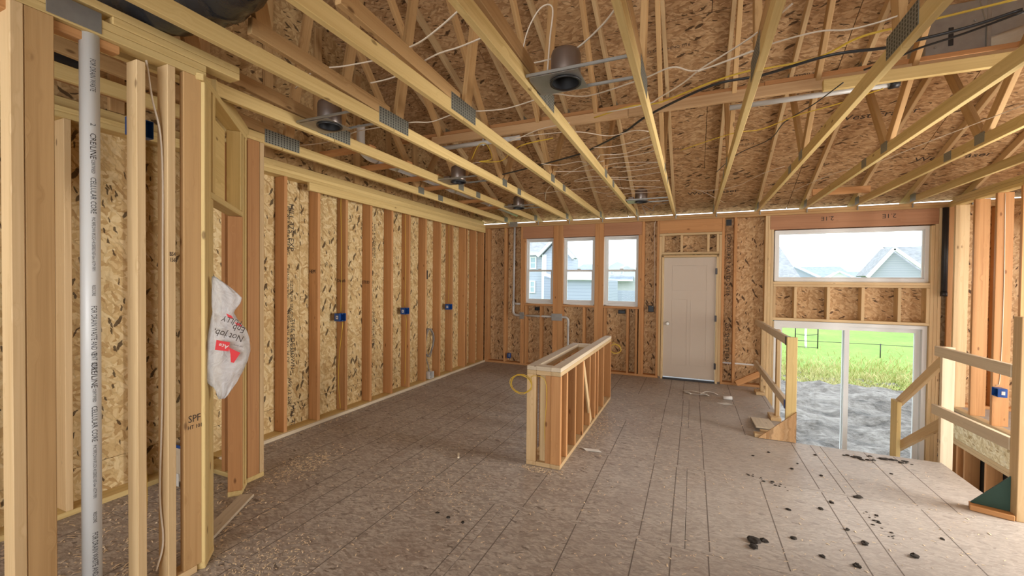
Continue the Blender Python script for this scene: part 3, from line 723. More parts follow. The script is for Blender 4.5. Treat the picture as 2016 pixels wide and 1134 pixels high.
# long web brace
br = thing('web_brace', (0, 4.2, 3.3), 'long doubled board brace running crosswise under the truss webs', 'brace')
bx('brace_board', (-2.86, 4.17, 3.235), (-.60, 4.208, 3.324), 'brace', br); bx('brace_board', (-.597, 4.17, 3.245), (3.6, 4.208, 3.334), 'brace', br)
bx('brace_board', (-3.45, 4.255, 3.36), (.55, 4.34, 3.398), 'fir', br); bx('brace_board', (.553, 4.255, 3.37), (3.6, 4.34, 3.408), 'fir', br)
bx('brace_board', (.95, 4.13, 3.205), (2.3, 4.168, 3.295), 'pine', br)
# short blocks between the first two trusses
for i, (y, z) in enumerate([(3.10, 2.875), (3.66, 2.875), (4.26, 2.875), (4.77, 2.875), (5.77, 2.875), (6.4, 2.875)]):
    o = bx('ceiling_block', (-3.42, y-.045, z-.014), (-2.78, y+.045, z+.024), 'fir', None)
    tag(o, '%s short fir block nailed flat between first two trusses, counting from the camera' % ORD[i], 'block', 'ceiling blocks')
o = board('ceiling_block', (1.50, 6.98, 2.905), (2.14, 6.98, 2.905), .09, T, 'fir', None, (0, 1, 0)); tag(o, 'short brown block between trusses just above the wide transom window', 'block', 'ceiling blocks')

# ================================================================== recessed light housings
CANS = [(-2.45, 2.36, 'recessed light housing nearest the pantry wall'), (-2.45, 4.25, 'recessed light housing near the middle of the left truss bay'),
        (-2.45, 6.10, 'recessed light housing close to back wall above the leftmost window'), (-.61, 2.36, 'large recessed light housing hanging nearest the camera at ceiling centre'),
        (-.61, 6.23, 'recessed light housing close to back wall near the white door')]
for (x, y, lab) in CANS:
    t = thing('recessed_light', (x, y, 2.78), lab+', galvanised with round black opening', 'recessed light', 'recessed lights')
    cxx = x-.085
    lathe('can', [(.082, .018), (.086, .03), (.086, .155), (.080, .175), (.060, .186), (.0, .186)], 'can', t, Matrix.Translation((cxx, y, 2.785)), 28)
    lathe('can_liner', [(.078, .0), (.078, .15), (.0, .15)], 'black', t, Matrix.Translation((cxx, y, 2.787)), 28)
    lathe('trim_ring', [(.078, .0), (.090, -.004), (.092, .004), (.080, .008)], 'black', t, Matrix.Translation((cxx, y, 2.784)), 28)
    # mounting plate with a round hole
    vs_, fs = [], []; n = 32; hx, hy = .19, .12
    for i in range(n):
        a = 2*math.pi*i/n; ca, sa = math.cos(a), math.sin(a); kx = min(hx/abs(ca) if abs(ca) > 1e-6 else 9, hy/abs(sa) if abs(sa) > 1e-6 else 9)
        for z in (0, .002): vs_ += [(.088*ca, .088*sa, z), ((kx*ca if ca < 0 else min(kx*ca, .105)), kx*sa, z)]
    for i in range(n):
        j = (i+1) % n; a, b = i*4, j*4
        fs += [(a, a+1, b+1, b), (a+2, b+2, b+3, a+3), (a+1, a+3, b+3, b+1), (a, b, b+2, a+2)]
    meshobj('mounting_plate', vs_, fs, 'steel', t, Matrix.Translation((cxx, y, 2.792)))
    for s_ in (-1, 1):
        bx('hanger_bar', (x-.285, y+s_*.122-.006, 2.797), (x+.285, y+s_*.122+.006, 2.815), 'steel', t)
    bx('junction_box', (cxx-.175, y-.04, 2.7945), (cxx-.10, y+.06, 2.86), 'can', t)
    lathe('lamp_socket', [(.016, .03), (.020, .05), (.020, .09), (.0, .09)], 'red' if x < -2 else 'white_p', t, Matrix.Translation((cxx+.02, y, 2.80)), 12)

# ================================================================== vent pipes
VX, VZ = -3.20, 2.945
p = thing('vent_pipe', (-3.1, 4.3, 3.1), 'white plastic vent pipe running between the first two trusses to back wall', 'pipe')
tube('pipe', [(VX, 3.55, VZ), (VX, 7.6, VZ)], .036, 'pvc', p, 16, 0)
tube('elbow', [(VX, 3.62, VZ), (VX, 3.50, VZ+.005), (VX-.01, 3.43, VZ+.045), (VX-.02, 3.41, VZ+.115), (VX-.02, 3.41, VZ+.3)], .042, 'pvc', p, 16, 5)
for y in (3.9, 5.2, 6.4): tube('coupling', [(VX, y-.06, VZ), (VX, y+.06, VZ)], .043, 'pvc', p, 16, 0)
p = thing('conduit_pipe', (.8, 4.24, 3.19), 'grey plastic pipe strapped under the long brace at right', 'pipe')
tube('pipe', [(.28, 4.225, 3.205), (1.42, 4.225, 3.215)], .022, 'pvc_grey', p, 14, 0); tube('pipe_end', [(1.40, 4.225, 3.215), (1.46, 4.225, 3.215)], .034, 'black', p, 14, 0)
p = thing('crossover_pipe', (-2.2, 4.23, 3.19), 'white plastic pipe under the brace between second and third trusses', 'pipe')
tube('pipe', [(-2.80, 4.225, 3.195), (-1.75, 4.225, 3.20)], .026, 'pvc_grey', p, 14, 0); tube('hanger_strap', [(-2.2, 4.225, 3.165), (-2.2, 4.225, 3.24)], .012, 'pvc', p, 8, 0)
# ducts
d = thing('flex_duct', (-2.1, .9, 3.3), 'black flexible duct sagging across the trusses at the upper left', 'duct')
rr = []
P = catmull([(-3.2, 1.0, 3.08), (-2.7, 1.2, 3.045), (-2.2, 1.30, 3.03), (-1.8, 1.24, 3.12), (-1.45, 1.0, 3.45), (-1.3, .8, 3.9)], 12)
vs_, fs = [], []; SEG = 18
for i, q in enumerate(P):
    t_ = (P[min(i+1, len(P)-1)]-P[max(i-1, 0)]).normalized(); a = t_.cross(V((0, 0, 1))).normalized(); b = t_.cross(a)
    for k in range(SEG):
        an_ = 2*math.pi*k/SEG; r = .150+.006*math.sin(i*2.2)+.012*noise.noise(V((i*.6, k*.9, 0))); vs_.append(tuple(q+a*r*math.cos(an_)+b*r*math.sin(an_)))
for i in range(len(P)-1):
    for k in range(SEG): fs.append((i*SEG+k, i*SEG+(k+1) % SEG, (i+1)*SEG+(k+1) % SEG, (i+1)*SEG+k))
meshobj('duct_sleeve', vs_, fs, 'duct', d, None, True)
d = thing('duct_insulation', (-3.3, .9, 3.1), 'dark duct bundle above the pantry studs', 'duct')
tube('sleeve', [(-3.62, .2, 3.02), (-3.58, .8, 2.99), (-3.56, 1.4, 3.02)], .13, 'duct', d, 14, 8)
d = thing('sheet_metal_duct', (2.0, 4.6, 3.6), 'galvanised sheet metal trunk duct in the trusses at the upper right', 'duct')
bx('trunk', (1.66, 4.36, 3.44), (2.02, 4.66, 3.82), 'steel', d, 0, .006)
board('duct_run', (2.02, 4.52, 3.66), (3.4, 4.40, 3.98), .34, .30, 'steel', d, (0, 0, 1), .006)
bx('drive_cleat', (2.015, 4.345, 3.43), (2.04, 4.67, 3.83), 'steel', d); bx('slot', (1.80, 4.355, 3.50), (1.83, 4.3595, 3.64), 'black', d)
for (x, z) in ((1.72, 3.5), (1.72, 3.6), (1.95, 3.66)): lathe('screw', [(0, 0), (.008, .001), (.008, .004)], 'steel', d, basis((x, 4.354, z), (1, 0, 0), (0, -1, 0)), 8)

# ================================================================== wiring
CAB = [
 ('w', .0058, [(-2.58, 2.10, 2.97), (-2.24, 1.97, 2.97), (-2.02, 2.00, 2.97), (-1.74, 2.02, 2.97), (-1.57, 1.99, 2.97), (-1.42, 1.96, 2.97), (-1.23, 1.88, 2.97), (-1.05, 1.79, 2.97)], 'white cable crossing the third and fourth trusses, topmost of the pair at upper left'),
 ('w', .0058, [(-2.04, 2.25, 2.97), (-1.89, 2.25, 2.97), (-1.74, 2.22, 2.97), (-1.43, 2.12, 2.97), (-1.25, 2.10, 2.97), (-1.05, 2.06, 2.97)], 'white cable crossing the third and fourth trusses, lower of the pair at upper left'),
 ('w', .0058, [(-2.69, 2.79, 2.90), (-2.47, 2.79, 2.90), (-2.12, 2.80, 2.90), (-1.95, 2.85, 2.90), (-1.62, 2.76, 2.90), (-1.49, 2.81, 2.90), (-1.28, 2.84, 2.90), (-1.00, 2.77, 2.90), (-.89, 2.74, 2.90), (-.68, 2.86, 2.90), (-.31, 2.75, 2.90), (-.13, 2.67, 2.90), (.01, 2.77, 2.90), (.30, 2.65, 2.90)], 'long white cable looping below the large recessed light housing'),
 ('w', .0062, [(-.34, 2.11, 3.00), (-.47, 2.28, 3.00), (-.66, 2.42, 2.98), (-.83, 2.45, 2.97), (-.99, 2.45, 2.99), (-.96, 2.40, 3.12), (-.86, 2.36, 3.23), (-.78, 2.36, 3.22), (-.80, 2.38, 3.05), (-.82, 2.40, 2.87)], 'white cable with a tall loop feeding the large recessed light housing'),
 ('w', .0058, [(-.63, 3.28, 2.95), (-.33, 3.24, 2.95), (-.24, 3.16, 2.95), (-.08, 2.99, 2.95), (.02, 2.84, 2.95), (.20, 2.65, 2.95), (.31, 2.51, 2.95), (.41, 2.34, 2.95)], 'white cable rising from the long brace toward the seventh truss'),
 ('w', .0058, [(.01, 2.77, 2.90), (.21, 2.78, 2.95), (.37, 2.70, 2.95), (.58, 2.66, 2.95), (.72, 2.70, 2.95), (.85, 2.68, 2.95), (.95, 2.63, 2.95)], 'white cable stretched between the seventh and eighth trusses'),
 ('y', .0075, [(-.78, 3.51, 3.00), (-.47, 3.39, 3.00), (-.25, 3.40, 3.00), (.10, 3.19, 3.00), (.33, 3.11, 3.00), (.42, 3.12, 3.00), (.68, 3.09, 3.00), (.83, 2.93, 3.00), (.99, 2.89, 3.00), (1.15, 2.87, 3.00), (1.43, 2.82, 3.00)], 'thick yellow cable running over the long brace to the upper right'),
 ('y', .005, [(-.12, 4.31, 2.88), (.28, 4.00, 2.88), (.50, 3.97, 2.88), (.70, 3.75, 2.88), (.92, 3.61, 2.88), (1.11, 3.44, 2.88)], 'thin yellow cable below the long brace at right'),
 ('k', .011, [(-2.63, 4.85, 2.92), (-2.17, 4.61, 2.92), (-1.68, 4.42, 2.92), (-1.06, 4.14, 2.92), (-.90, 4.01, 2.92), (-.56, 3.68, 2.92), (-.33, 3.40, 2.93), (.09, 3.10, 2.95), (.38, 3.04, 2.94), (.69, 2.90, 2.93), (.93, 2.90, 2.92), (1.03, 2.88, 2.92), (1.23, 2.83, 2.92), (1.39, 2.74, 2.92)], 'thick black cable strung across the whole ceiling'),
 ('k', .008, [(.95, 3.24, 2.95), (1.07, 3.14, 2.95), (1.14, 3.06, 2.95), (1.29, 2.97, 2.95), (1.45, 2.84, 2.95)], 'black cable passing in front of the sheet metal duct'),
 ('k', .005, [(.23, 5.37, 2.90), (.39, 4.78, 2.92), (.62, 4.42, 2.93), (.67, 4.02, 2.94), (.80, 3.74, 2.95), (.89, 3.41, 2.95)], 'thin black cable dropping from the brace between seventh and eighth trusses'),
 ('w', .005, [(-1.51, 3.41, 2.88), (-1.15, 3.42, 2.88), (-.90, 3.48, 2.88), (-.68, 3.67, 2.88), (-.46, 3.62, 2.88), (-.33, 3.71, 2.88)], 'white cable just below the long brace between fourth and sixth trusses'),
 ('w', .005, [(-1.51, 3.42, 2.875), (-1.33, 3.35, 2.89), (-1.17, 3.29, 2.90), (-.92, 3.25, 2.9)], 'short white cable rising to the long brace beside the fourth truss'),
 ('w', .005, [(-.87, 3.89, 2.88), (-.68, 3.92, 2.88), (-.45, 3.84, 2.88), (-.32, 3.75, 2.88)], 'white cable between fifth and sixth trusses, second below the brace'),
 ('w', .005, [(-.87, 4.16, 2.88), (-.63, 4.20, 2.88), (-.42, 4.06, 2.88), (-.33, 4.07, 2.89), (-.37, 4.22, 2.88), (-.59, 4.30, 2.88), (-.85, 4.30, 2.88)], 'white cable doubled back in a hairpin beside the sixth truss'),
 ('w', .005, [(-.83, 4.67, 2.88), (-.60, 4.74, 2.88), (-.43, 4.66, 2.88), (-.33, 4.70, 2.88), (-.40, 4.86, 2.88), (-.8, 4.9, 2.88)], 'white cable hairpin halfway between the brace and back wall'),
 ('w', .005, [(-1.49, 4.19, 2.88), (-1.33, 4.31, 2.88), (-1.10, 4.26, 2.88), (-.99, 4.38, 2.88), (-.87, 4.16, 2.885)], 'wavy white cable between fourth and fifth trusses'),
 ('w', .005, [(-1.42, 4.78, 2.88), (-1.13, 4.49, 2.88), (-.86, 4.35, 2.88)], 'slanting white cable between fourth and fifth trusses'),
 ('w', .005, [(-1.39, 5.15, 2.88), (-.95, 5.17, 2.88), (-.68, 5.36, 2.88), (-.39, 5.47, 2.88)], 'white cable crossing the fifth truss, second from back wall'),
 ('w', .005, [(-2.1, 5.7, 2.88), (-1.44, 5.60, 2.88), (-1.03, 5.62, 2.88), (-.68, 5.95, 2.88), (-.40, 5.89, 2.88)], 'white cable crossing the fifth truss nearest back wall'),
 ('w', .005, [(-2.10, 6.11, 2.88), (-1.91, 5.60, 2.90), (-1.73, 5.32, 2.92), (-1.56, 5.26, 2.88)], 'white cable arching off the fourth truss near back wall'),
 ('g', .005, [(-.76, 7.50, 2.80), (-.75, 6.95, 2.86), (-.63, 7.34, 2.83), (-.57, 7.02, 2.86), (-.35, 6.87, 2.86)], 'grey cable dropping to the top plate beside the white door'),
 ('w', .005, [(-2.65, 2.75, 2.88), (-3.12, 2.86, 2.88), (-3.60, 2.81, 2.88)], 'white cable entering the pantry recessed light from the left wall'),
 ('w', .005, [(-2.34, 3.38, 2.93), (-2.39, 3.67, 2.91), (-2.36, 3.98, 2.89), (-2.13, 4.03, 2.90)], 'sagging white cable between second and third trusses below the brace'),
 ('y', .005, [(-2.14, 3.85, 2.90), (-1.99, 3.72, 2.99), (-1.90, 3.72, 2.99), (-1.93, 3.9, 2.90), (-2.10, 3.94, 2.90), (-1.88, 4.01, 2.90), (-1.66, 3.78, 2.90), (-1.46, 3.61, 2.90), (-1.15, 3.54, 2.90)], 'looped yellow cable resting on the third and fourth trusses'),
 ('w', .004, [(1.20, 6.60, 2.865), (1.43, 5.75, 2.87), (1.68, 5.41, 2.87), (1.83, 4.86, 2.87), (1.95, 4.44, 2.87), (2.07, 4.04, 2.87)], 'thin white cable slanting over the ninth truss at right'),
 ('w', .004, [(.45, 7.45, 2.90), (.12, 6.46, 2.90), (-.02, 6.22, 2.90), (.16, 6.39, 2.90), (.51, 6.21, 2.90), (.72, 5.64, 2.90), (.90, 5.36, 2.90)], 'thin white cable near back wall above the white door'),
]
for ci, (cc, r, P, lab) in enumerate(CAB):
    P = [(a, b, c+.007*(ci % 4)) for a, b, c in P]
    nm = {'w': 'white_cable', 'y': 'yellow_cable', 'k': 'black_cable', 'g': 'grey_cable'}[cc]
    o = tube(nm, P, r, 'wire_'+cc, None, 8, 6, .7); tag(o, lab, 'cable', 'ceiling cables')
# dense lower bundle of cables between fifth and sixth trusses near the back
for i, (y, dy) in enumerate([(4.52, .10), (5.02, -.12), (5.72, .16), (6.05, .05)]):
    o = tube('white_cable', [(-1.45+.1*i, y, 2.875), (-1.1, y+dy, 2.875), (-.75, y-dy*.6, 2.88), (-.33, y+dy*.4, 2.875)], .0045, 'wire_w', None, 8, 6, .7)
    tag(o, 'white cable lying across the fifth truss, %s of a loose row toward back wall' % ORD[i], 'cable', 'ceiling cables')

# cables stapled down studs
def drop(P, cc, r, lab, name=None):
    o = tube(name or {'w': 'white_cable', 'y': 'yellow_cable', 'k': 'black_cable', 'g': 'grey_cable'}[cc], P, r, 'wire_'+cc, None, 8, 6, .7); return tag(o, lab, 'cable')
drop([(PA-.03, 1.205, 2.72), (PA-.035, 1.23, 2.55), (PA-.035, 1.273, 2.30), (PA-.03, 1.273, 1.7), (PA-.035, 1.272, 1.0), (PA-.05, 1.268, .5), (PA-.03, 1.272, .25), (PA-.05, 1.25, .1)], 'w', .0055, 'white cable stapled down the pantry stud right of the white pipe')
drop([(PA-.05, 1.193, 2.2), (PA-.055, 1.193, 1.6), (PA-.06, 1.198, 1.4), (PA-.05, 1.193, .9), (PA-.03, 1.20, .55), (PA-.05, 1.193, .1)], 'y', .004, 'yellow cable down the pantry stud beside the white pipe')
for (y, lab) in ((3.872, 'first'), (5.108, 'second'), (6.320, 'third')):
    drop([(XL-.06, y-.023, 2.66), (XL-.075, y-.023, 2.55), (XL-.06, y-.023, 1.9), (XL-.07, y-.023, 1.24)], 'y', .004, 'orange yellow cable down the stud above the %s blue box on left wall' % lab)
drop([(XL-.05, 3.848, 1.12), (XL-.03, 3.84, 1.08), (XL-.09, 3.848, .7), (XL-.1, 3.848, .35), (XL-.07, 3.848, .06)], 'y', .004, 'orange yellow cable below the first blue box on left wall')
drop([(XL-.07, 5.085, 1.12), (XL-.03, 5.07, 1.04), (XL-.05, 5.085, .7), (XL-.06, 5.085, .08)], 'y', .004, 'orange yellow cable below the second blue box on left wall')
drop([(-3.425, YB-.004, 2.66), (-3.45, YB+.02, 2.3), (-3.44, YB+.03, 1.2), (-3.42, YB+.02, .16)], 'y', .004, 'yellow cable down back wall stud to the low blue box')
drop([(-.60, YB+.02, 2.70), (-.62, YB+.03, 2.55), (-.605, YB+.03, 1.9), (-.60, YB+.02, 1.3), (-.64, YB+.02, 1.22)], 'w', .005, 'white cable down the stud to the black box beside the door')
drop([(PX+.06, 6.542, 2.68), (PX+.07, 6.542, 1.6), (PX+.06, 6.542, .62), (PX+.03, 6.545, .50)], 'w', .005, 'white cable down the partition stud to the right hand blue box')

# ================================================================== electrical boxes
def ebox(loc, x, z, lab, m='blue', s=(.058, .095, .07), ax='x', sticker=True, cat='electrical box', grp='electrical boxes'):
    """ax: direction the open front faces"""
    t = thing('electrical_box', loc, lab, cat, grp)
    R = basis(loc, x, z)
    w, h, d = s; k = .004
    def pb(nm, a, b, mm, par=t):
        c = V([(a[i]+b[i])/2 for i in range(3)]); dd = [abs(b[i]-a[i]) for i in range(3)]
        return link(bpy.data.objects.new(nm, box_mesh(dd[0], dd[1], dd[2], .0012, mm)), par, R @ Matrix.Translation(c))
    pb('back', (-w/2, -h/2, -d), (w/2, h/2, -d+k), m); 
    pb('side', (-w/2, -h/2, -d+k), (-w/2+k, h/2, 0), m); pb('side', (w/2-k, -h/2, -d+k), (w/2, h/2, 0), m)
    pb('side', (-w/2+k, -h/2, -d+k), (w/2-k, -h/2+k, 0), m); pb('side', (-w/2+k, h/2-k, -d+k), (w/2-k, h/2, 0), m)
    pb('screw_ear', (-.008, h/2-.012, -.02), (.008, h/2-.003, -.001), m); pb('screw_ear', (-.008, -h/2+.003, -.02), (.008, -h/2+.012, -.001), m)
    return t, pb
for i, (y, lab) in enumerate([(3.80, 'blue electrical box nearest camera on the left wall studs'), (5.035, 'middle blue electrical box on the left wall studs'), (6.245, 'blue electrical box on left wall studs closest to the back corner')]):
    t, pb = ebox((XL+.012, y, 1.18), (0, 1, 0), (1, 0, 0), lab, s=(.105, .095, .08))
    R = basis((XL+.012, y, 1.18), (0, 1, 0), (1, 0, 0))
    pb('sticker', (-.0545, -.02, -.055), (-.0528, .02, -.02), 'paper')
    pb('knockout', (-.0547, -.008, -.045), (-.0546, .008, -.03), 'blue')
t, pb = ebox((-3.33, YB-.008, .16), (1, 0, 0), (0, -1, 0), 'blue electrical box low on back wall near the left corner', s=(.058, .095, .07)); pb('sticker', (-.02, -.03, -.064), (.02, .03, -.062), 'paper')
for (x, lab) in ((-2.73, 'black electrical box under the leftmost window'), (-1.15, 'black electrical box under the rightmost of three windows')):
    ebox((x, YB+.01, 1.11), (1, 0, 0), (0, -1, 0), lab, 'black', (.12, .06, .06))
ebox((-.655, YB-.008, 1.185), (1, 0, 0), (0, -1, 0), 'black electrical box on the stud left of the white door', 'black', (.09, .11, .07))
t, pb = ebox((PX-.012, 6.48, .44), (0, -1, 0), (-1, 0, 0), 'blue electrical box on the right hand partition stud', s=(.105, .095, .08)); pb('sticker', (.0528, -.02, -.06), (.0545, .02, -.03), 'paper')
t, pb = ebox((PA-.10, 1.22, 2.40), (0, 1, 0), (1, 0, 0), 'round blue ceiling box up between the pantry studs', s=(.10, .09, .05))
t, pb = ebox((XL+.01, 5.695, .10), (0, 1, 0), (1, 0, 0), 'pale square outlet box standing low on left wall plate', 'white_p', (.11, .11, .08)); pb('cable_hole', (-.02, -.02, -.07), (.03, .03, -.05), 'black')
# grey cable coil above that box
P = []
for k in range(34):
    a = math.pi/2+2*math.pi*k/14; P.append((XL-.10+.012*math.sin(k*1.3)+.05*(k/34), 5.72+.12*math.cos(a), .62+.235*math.sin(a)*(1-.03*(k % 3))))
P += [(XL-.07, 5.62, .42), (XL-.05, 5.66, .28), (XL-.04, 5.69, .16)]
o = tube('cable_coil', P, .008, 'wire_g', None, 8, 5); tag(o, 'coiled grey cable hanging in the left wall stud bay', 'cable')

# ================================================================== drain line along the back wall
p = thing('drain_line', (-3.2, 7.58, 1.0), 'pale plastic drain pipe bending along back wall under the windows', 'pipe')
rp = .021
tube('riser', [(-3.235, 7.585, 2.70), (-3.245, 7.585, 1.20)], rp, 'pvc_grey', p, 14, 0)
tube('tee', [(-3.245, 7.585, 1.245), (-3.245, 7.585, 1.145)], .027, 'pvc_grey', p, 14, 0); tube('tee_branch', [(-3.245, 7.585, 1.195), (-3.09, 7.585, 1.195)], rp, 'pvc_grey', p, 14, 0)
tube('elbow', [(-3.245, 7.585, 1.15), (-3.245, 7.585, 1.04), (-3.22, 7.58, .99), (-3.17, 7.575, .972), (-3.08, 7.575, .972)], rp+.003, 'pvc_grey', p, 14, 5)
tube('cross_run', [(-3.10, 7.575, .972), (-2.23, 7.575, .972)], rp, 'pvc_grey', p, 14, 0)
tube('elbow', [(-2.28, 7.575, .972), (-2.18, 7.575, .970), (-2.14, 7.578, .945), (-2.128, 7.585, .90), (-2.128, 7.585, .80)], rp+.003, 'pvc_grey', p, 14, 5)
tube('lower_riser', [(-2.128, 7.585, .84), (-2.128, 7.585, .05)], rp, 'pvc_grey', p, 14, 0)
for (a, b) in ((-3.09, -3.0), (-2.44, -2.23)):
    o = bx('stud_guard', (a, YB-.026, .905), (b, YB-.0232, 1.035), 'steel', None); tag(o, 'flat steel stud guard plate over the drain pipe, %s' % ('smaller one beside the leftmost window' if a < -3 else 'larger one between first two windows'), 'metal plate')
o = bx('pipe_strap', (-3.32, YB-.01, 2.70), (-3.16, YB-.006, 2.80), 'steel', None); tag(o, 'dark steel strap over the top plate where the drain pipe rises', 'metal plate')

# ================================================================== near white pipe with print
p = thing('vent_stack', (-2.46, .975, 0), 'tall white plastic pipe standing between the pantry studs', 'pipe')
XP, YP, RP = -2.545, .995, .0345
tube('pipe', [(XP, YP, .0), (XP, YP, 2.80)], RP, 'pvc', p, 32, 0)
view = V((-XP, -YP, 0)).normalized()
td = (view+V((view.y, -view.x, 0))*-.30).normalized()
def ptext(body, z, size, xs=1.0, m='ink_grey'):
    o = text('pipe_lettering', body, size, m, p, basis((XP, YP, z), (0, 0, -1), td), xs)
    bm = bmesh.new(); bm.from_mesh(o.data); bmesh.ops.triangulate(bm, faces=bm.faces)
    for _ in range(4):
        ee = [e for e in bm.edges if abs(e.verts[0].co.y-e.verts[1].co.y) > .005]
        if not ee: break
        bmesh.ops.subdivide_edges(bm, edges=ee, cuts=1); bmesh.ops.triangulate(bm, faces=bm.faces)
    bm.to_mesh(o.data); bm.free()
    for v in o.data.vertices:       # wrap the print round the pipe
        a = v.co.y/RP; v.co.y, v.co.z = (RP+.0007)*math.sin(a), (RP+.0007)*math.cos(a)
for z0 in (2.33, 1.285, .20):
    ptext('2', z0, .026, 1.0); ptext('CRE/LINE', z0-.045, .030, .95, 'ink'); ptext('CERTIFIED', z0-.165, .017, .8); ptext('CELLULAR CORE', z0-.245, .028, .78)
    ptext('PVC PIPE DWV IPS SCH 40 SERIES NSF-dwv ASTM F891', z0-.425, .017, .62); ptext('RESCORE', z0-.735, .017, .7, 'ink')
    if z0 > 1: ptext('FOR DRAIN WASTE AND VENT ONLY', z0-.83, .029, .62); ptext('USA Made & Owned', z0-1.145, .012, .8) if z0 < 2 else None
for zz in (2.62,): ptext('FOR DRAIN WASTE', zz, .028, .6)

# ================================================================== knee wall in the middle of the room
kw = thing('half_wall', (-1.18, 4.6, 0), 'low open stud half wall with boxed end standing in mid room', 'half wall')
hx0, hx1, hy0, hy1, hyl = -1.345, -1.03, 3.465, 5.90, 5.02
bx('bottom_plate', (hx1-.09, hy0, 0), (hx1, hy1, T), 'spruce', kw); bx('bottom_plate', (hx0, hy0+.0, 0), (hx0+.09, hyl, T), 'spruce', kw)
bx('bottom_plate', (hx0+.0905, hy0, 0), (hx1-.0905, hy0+.09, T), 'spruce', kw)
HT = .81
for (a, b, c, d) in ((hx1-.09, hx1, hy0, hy1), (hx0, hx0+.09, hy0, hyl)):
    bx('top_plate', (a, c, HT), (b, d, HT+T-.0005), 'spruce', kw); bx('cap_plate', (a, c+.0, HT+T), (b, d, HT+2*T), 'grey_wood', kw)
for y in (hy0, hyl-.09):
    bx('top_plate', (hx0+.0905, y, HT), (hx1-.0905, y+.089, HT+T-.0005), 'spruce', kw); bx('cap_plate', (hx0+.0905, y, HT+T), (hx1-.0905, y+.089, HT+2*T), 'grey_wood', kw)
def hs(y, x0, x1, m='fir', ww=T): bx('stud', (x0, y, T+.0005), (x1, y+ww, HT-.0005), m, kw)
for y in (3.466, 3.66, 3.96, 4.27, 4.58, 4.86, 5.02, 5.36, 5.86): hs(y, hx1-.09, hx1)
for y in (3.466, 3.80, 4.2, 4.6, 4.98): hs(y, hx0, hx0+.09, 'spruce' if y < 3.5 else 'fir')
bx('stud', (hx1-.14, hy0+.0005, T+.0005), (hx1-.091, hy0+.09, HT-.0005), 'fir', kw)
bx('stud', (hx0+.115, hy0+.03, T+.0005), (hx0+.205, hy0+.068, HT-.0005), 'spruce', kw); bx('stud', (hx0+.21, hy0+.06, T+.0005), (hx0+.248, hy0+.15, HT-.0005), 'grey_wood', kw)
board('diagonal_brace', (hx1-.012, 4.30, HT-.02), (hx1-.012, 4.68, .06), .07, .022, 'spruce', kw, (1, 0, 0))
def coil(c, R1, n, ax, tail, lab):
    P = []
    for k in range(n*12+1):
        a = 2*math.pi*k/12; P.append((c[0]+ax[0]*R1*math.cos(a)*(1+.05*math.sin(k*.7)), c[1]+ax[1]*R1*math.cos(a)+.012*math.sin(k*.37), c[2]+R1*.82*math.sin(a)+.006*math.sin(k*.9)))
    o = tube('yellow_cable_coil', P+tail, .0028, 'wire_y', None, 8, 3); return tag(o, lab, 'cable')
coil((-1.395, 3.452, .715), .10, 3, (1, 0), [(-1.30, 3.452, .79), (-1.22, 3.452, .80), (-1.165, 3.452, .76), (-1.155, 3.46, .6), (-1.175, 3.47, .35), (-1.16, 3.47, .08)], 'yellow cable coil hanging at the near end of the half wall')
coil((-.97, 5.88, .71), .075, 3, (1, 0), [(-1.0, 5.89, .80), (-1.02, 5.905, .78)], 'yellow cable coil hanging at the far end of the half wall')

# ================================================================== guard rails round the stairs
g = thing('stair_guardrail', (.95, 6.3, 0), 'temporary two rail guard left of the stairs with plywood gusset on its near post', 'guardrail')
board('top_rail', (.925, 5.125, 1.04), (.925, 7.52, 1.035), .089, T, 'rail', g, (1, 0, 0)); board('middle_rail', (.925, 5.13, .375), (.925, 7.52, .39), .089, T, 'rail', g, (1, 0, 0))
bx('post', (.905, 5.085, .0005), (.998, 5.123, 1.085), 'pine', g)
for y in (7.18, 5.93):
    bx('post', (.945, y-.045, .0395), (.983, y+.045, 1.08), 'spruce', g); bx('base_block', (.88, y-.14, .0005), (.99, y+.10, .039), 'spruce', g)
bx('rail_end_tape', (.901, 5.126, .995), (.949, 5.17, 1.085), 'black', g, None, .001); bx('rail_end_tape', (.901, 5.128, .33), (.949, 5.18, .42), 'blue', g, None, .001)
vs_ = [(.66, 5.07, .005), (.998, 5.07, .005), (.998, 5.07, .32), (.66, 5.0845, .005), (.998, 5.0845, .005), (.998, 5.0845, .32)]
c = V((.8, 5.077, .1)); meshobj('gusset', [tuple(V(v)-c) for v in vs_], [(0, 1, 2), (3, 5, 4), (0, 1, 4, 3), (1, 2, 5, 4), (2, 0, 3, 5)], M['osb_deck'], g, Matrix.Translation(c))
bx('base_block', (.63, 5.09, .0005), (.90, 5.18, .038), 'spruce', g)
o = board('plywood_offcut', (.765, 5.30, .048), (.765, 5.78, .012), .20, .018, 'grey_wood', None, (0, 0, 1)); tag(o, 'flat plywood offcut lying on the floor beside the left guard post', 'offcut')
o = bx('scrap_block', (.70, 5.215, .001), (.90, 5.28, .039), 'spruce', None); tag(o, 'short lumber block under the plywood offcut by the left guard post', 'offcut')

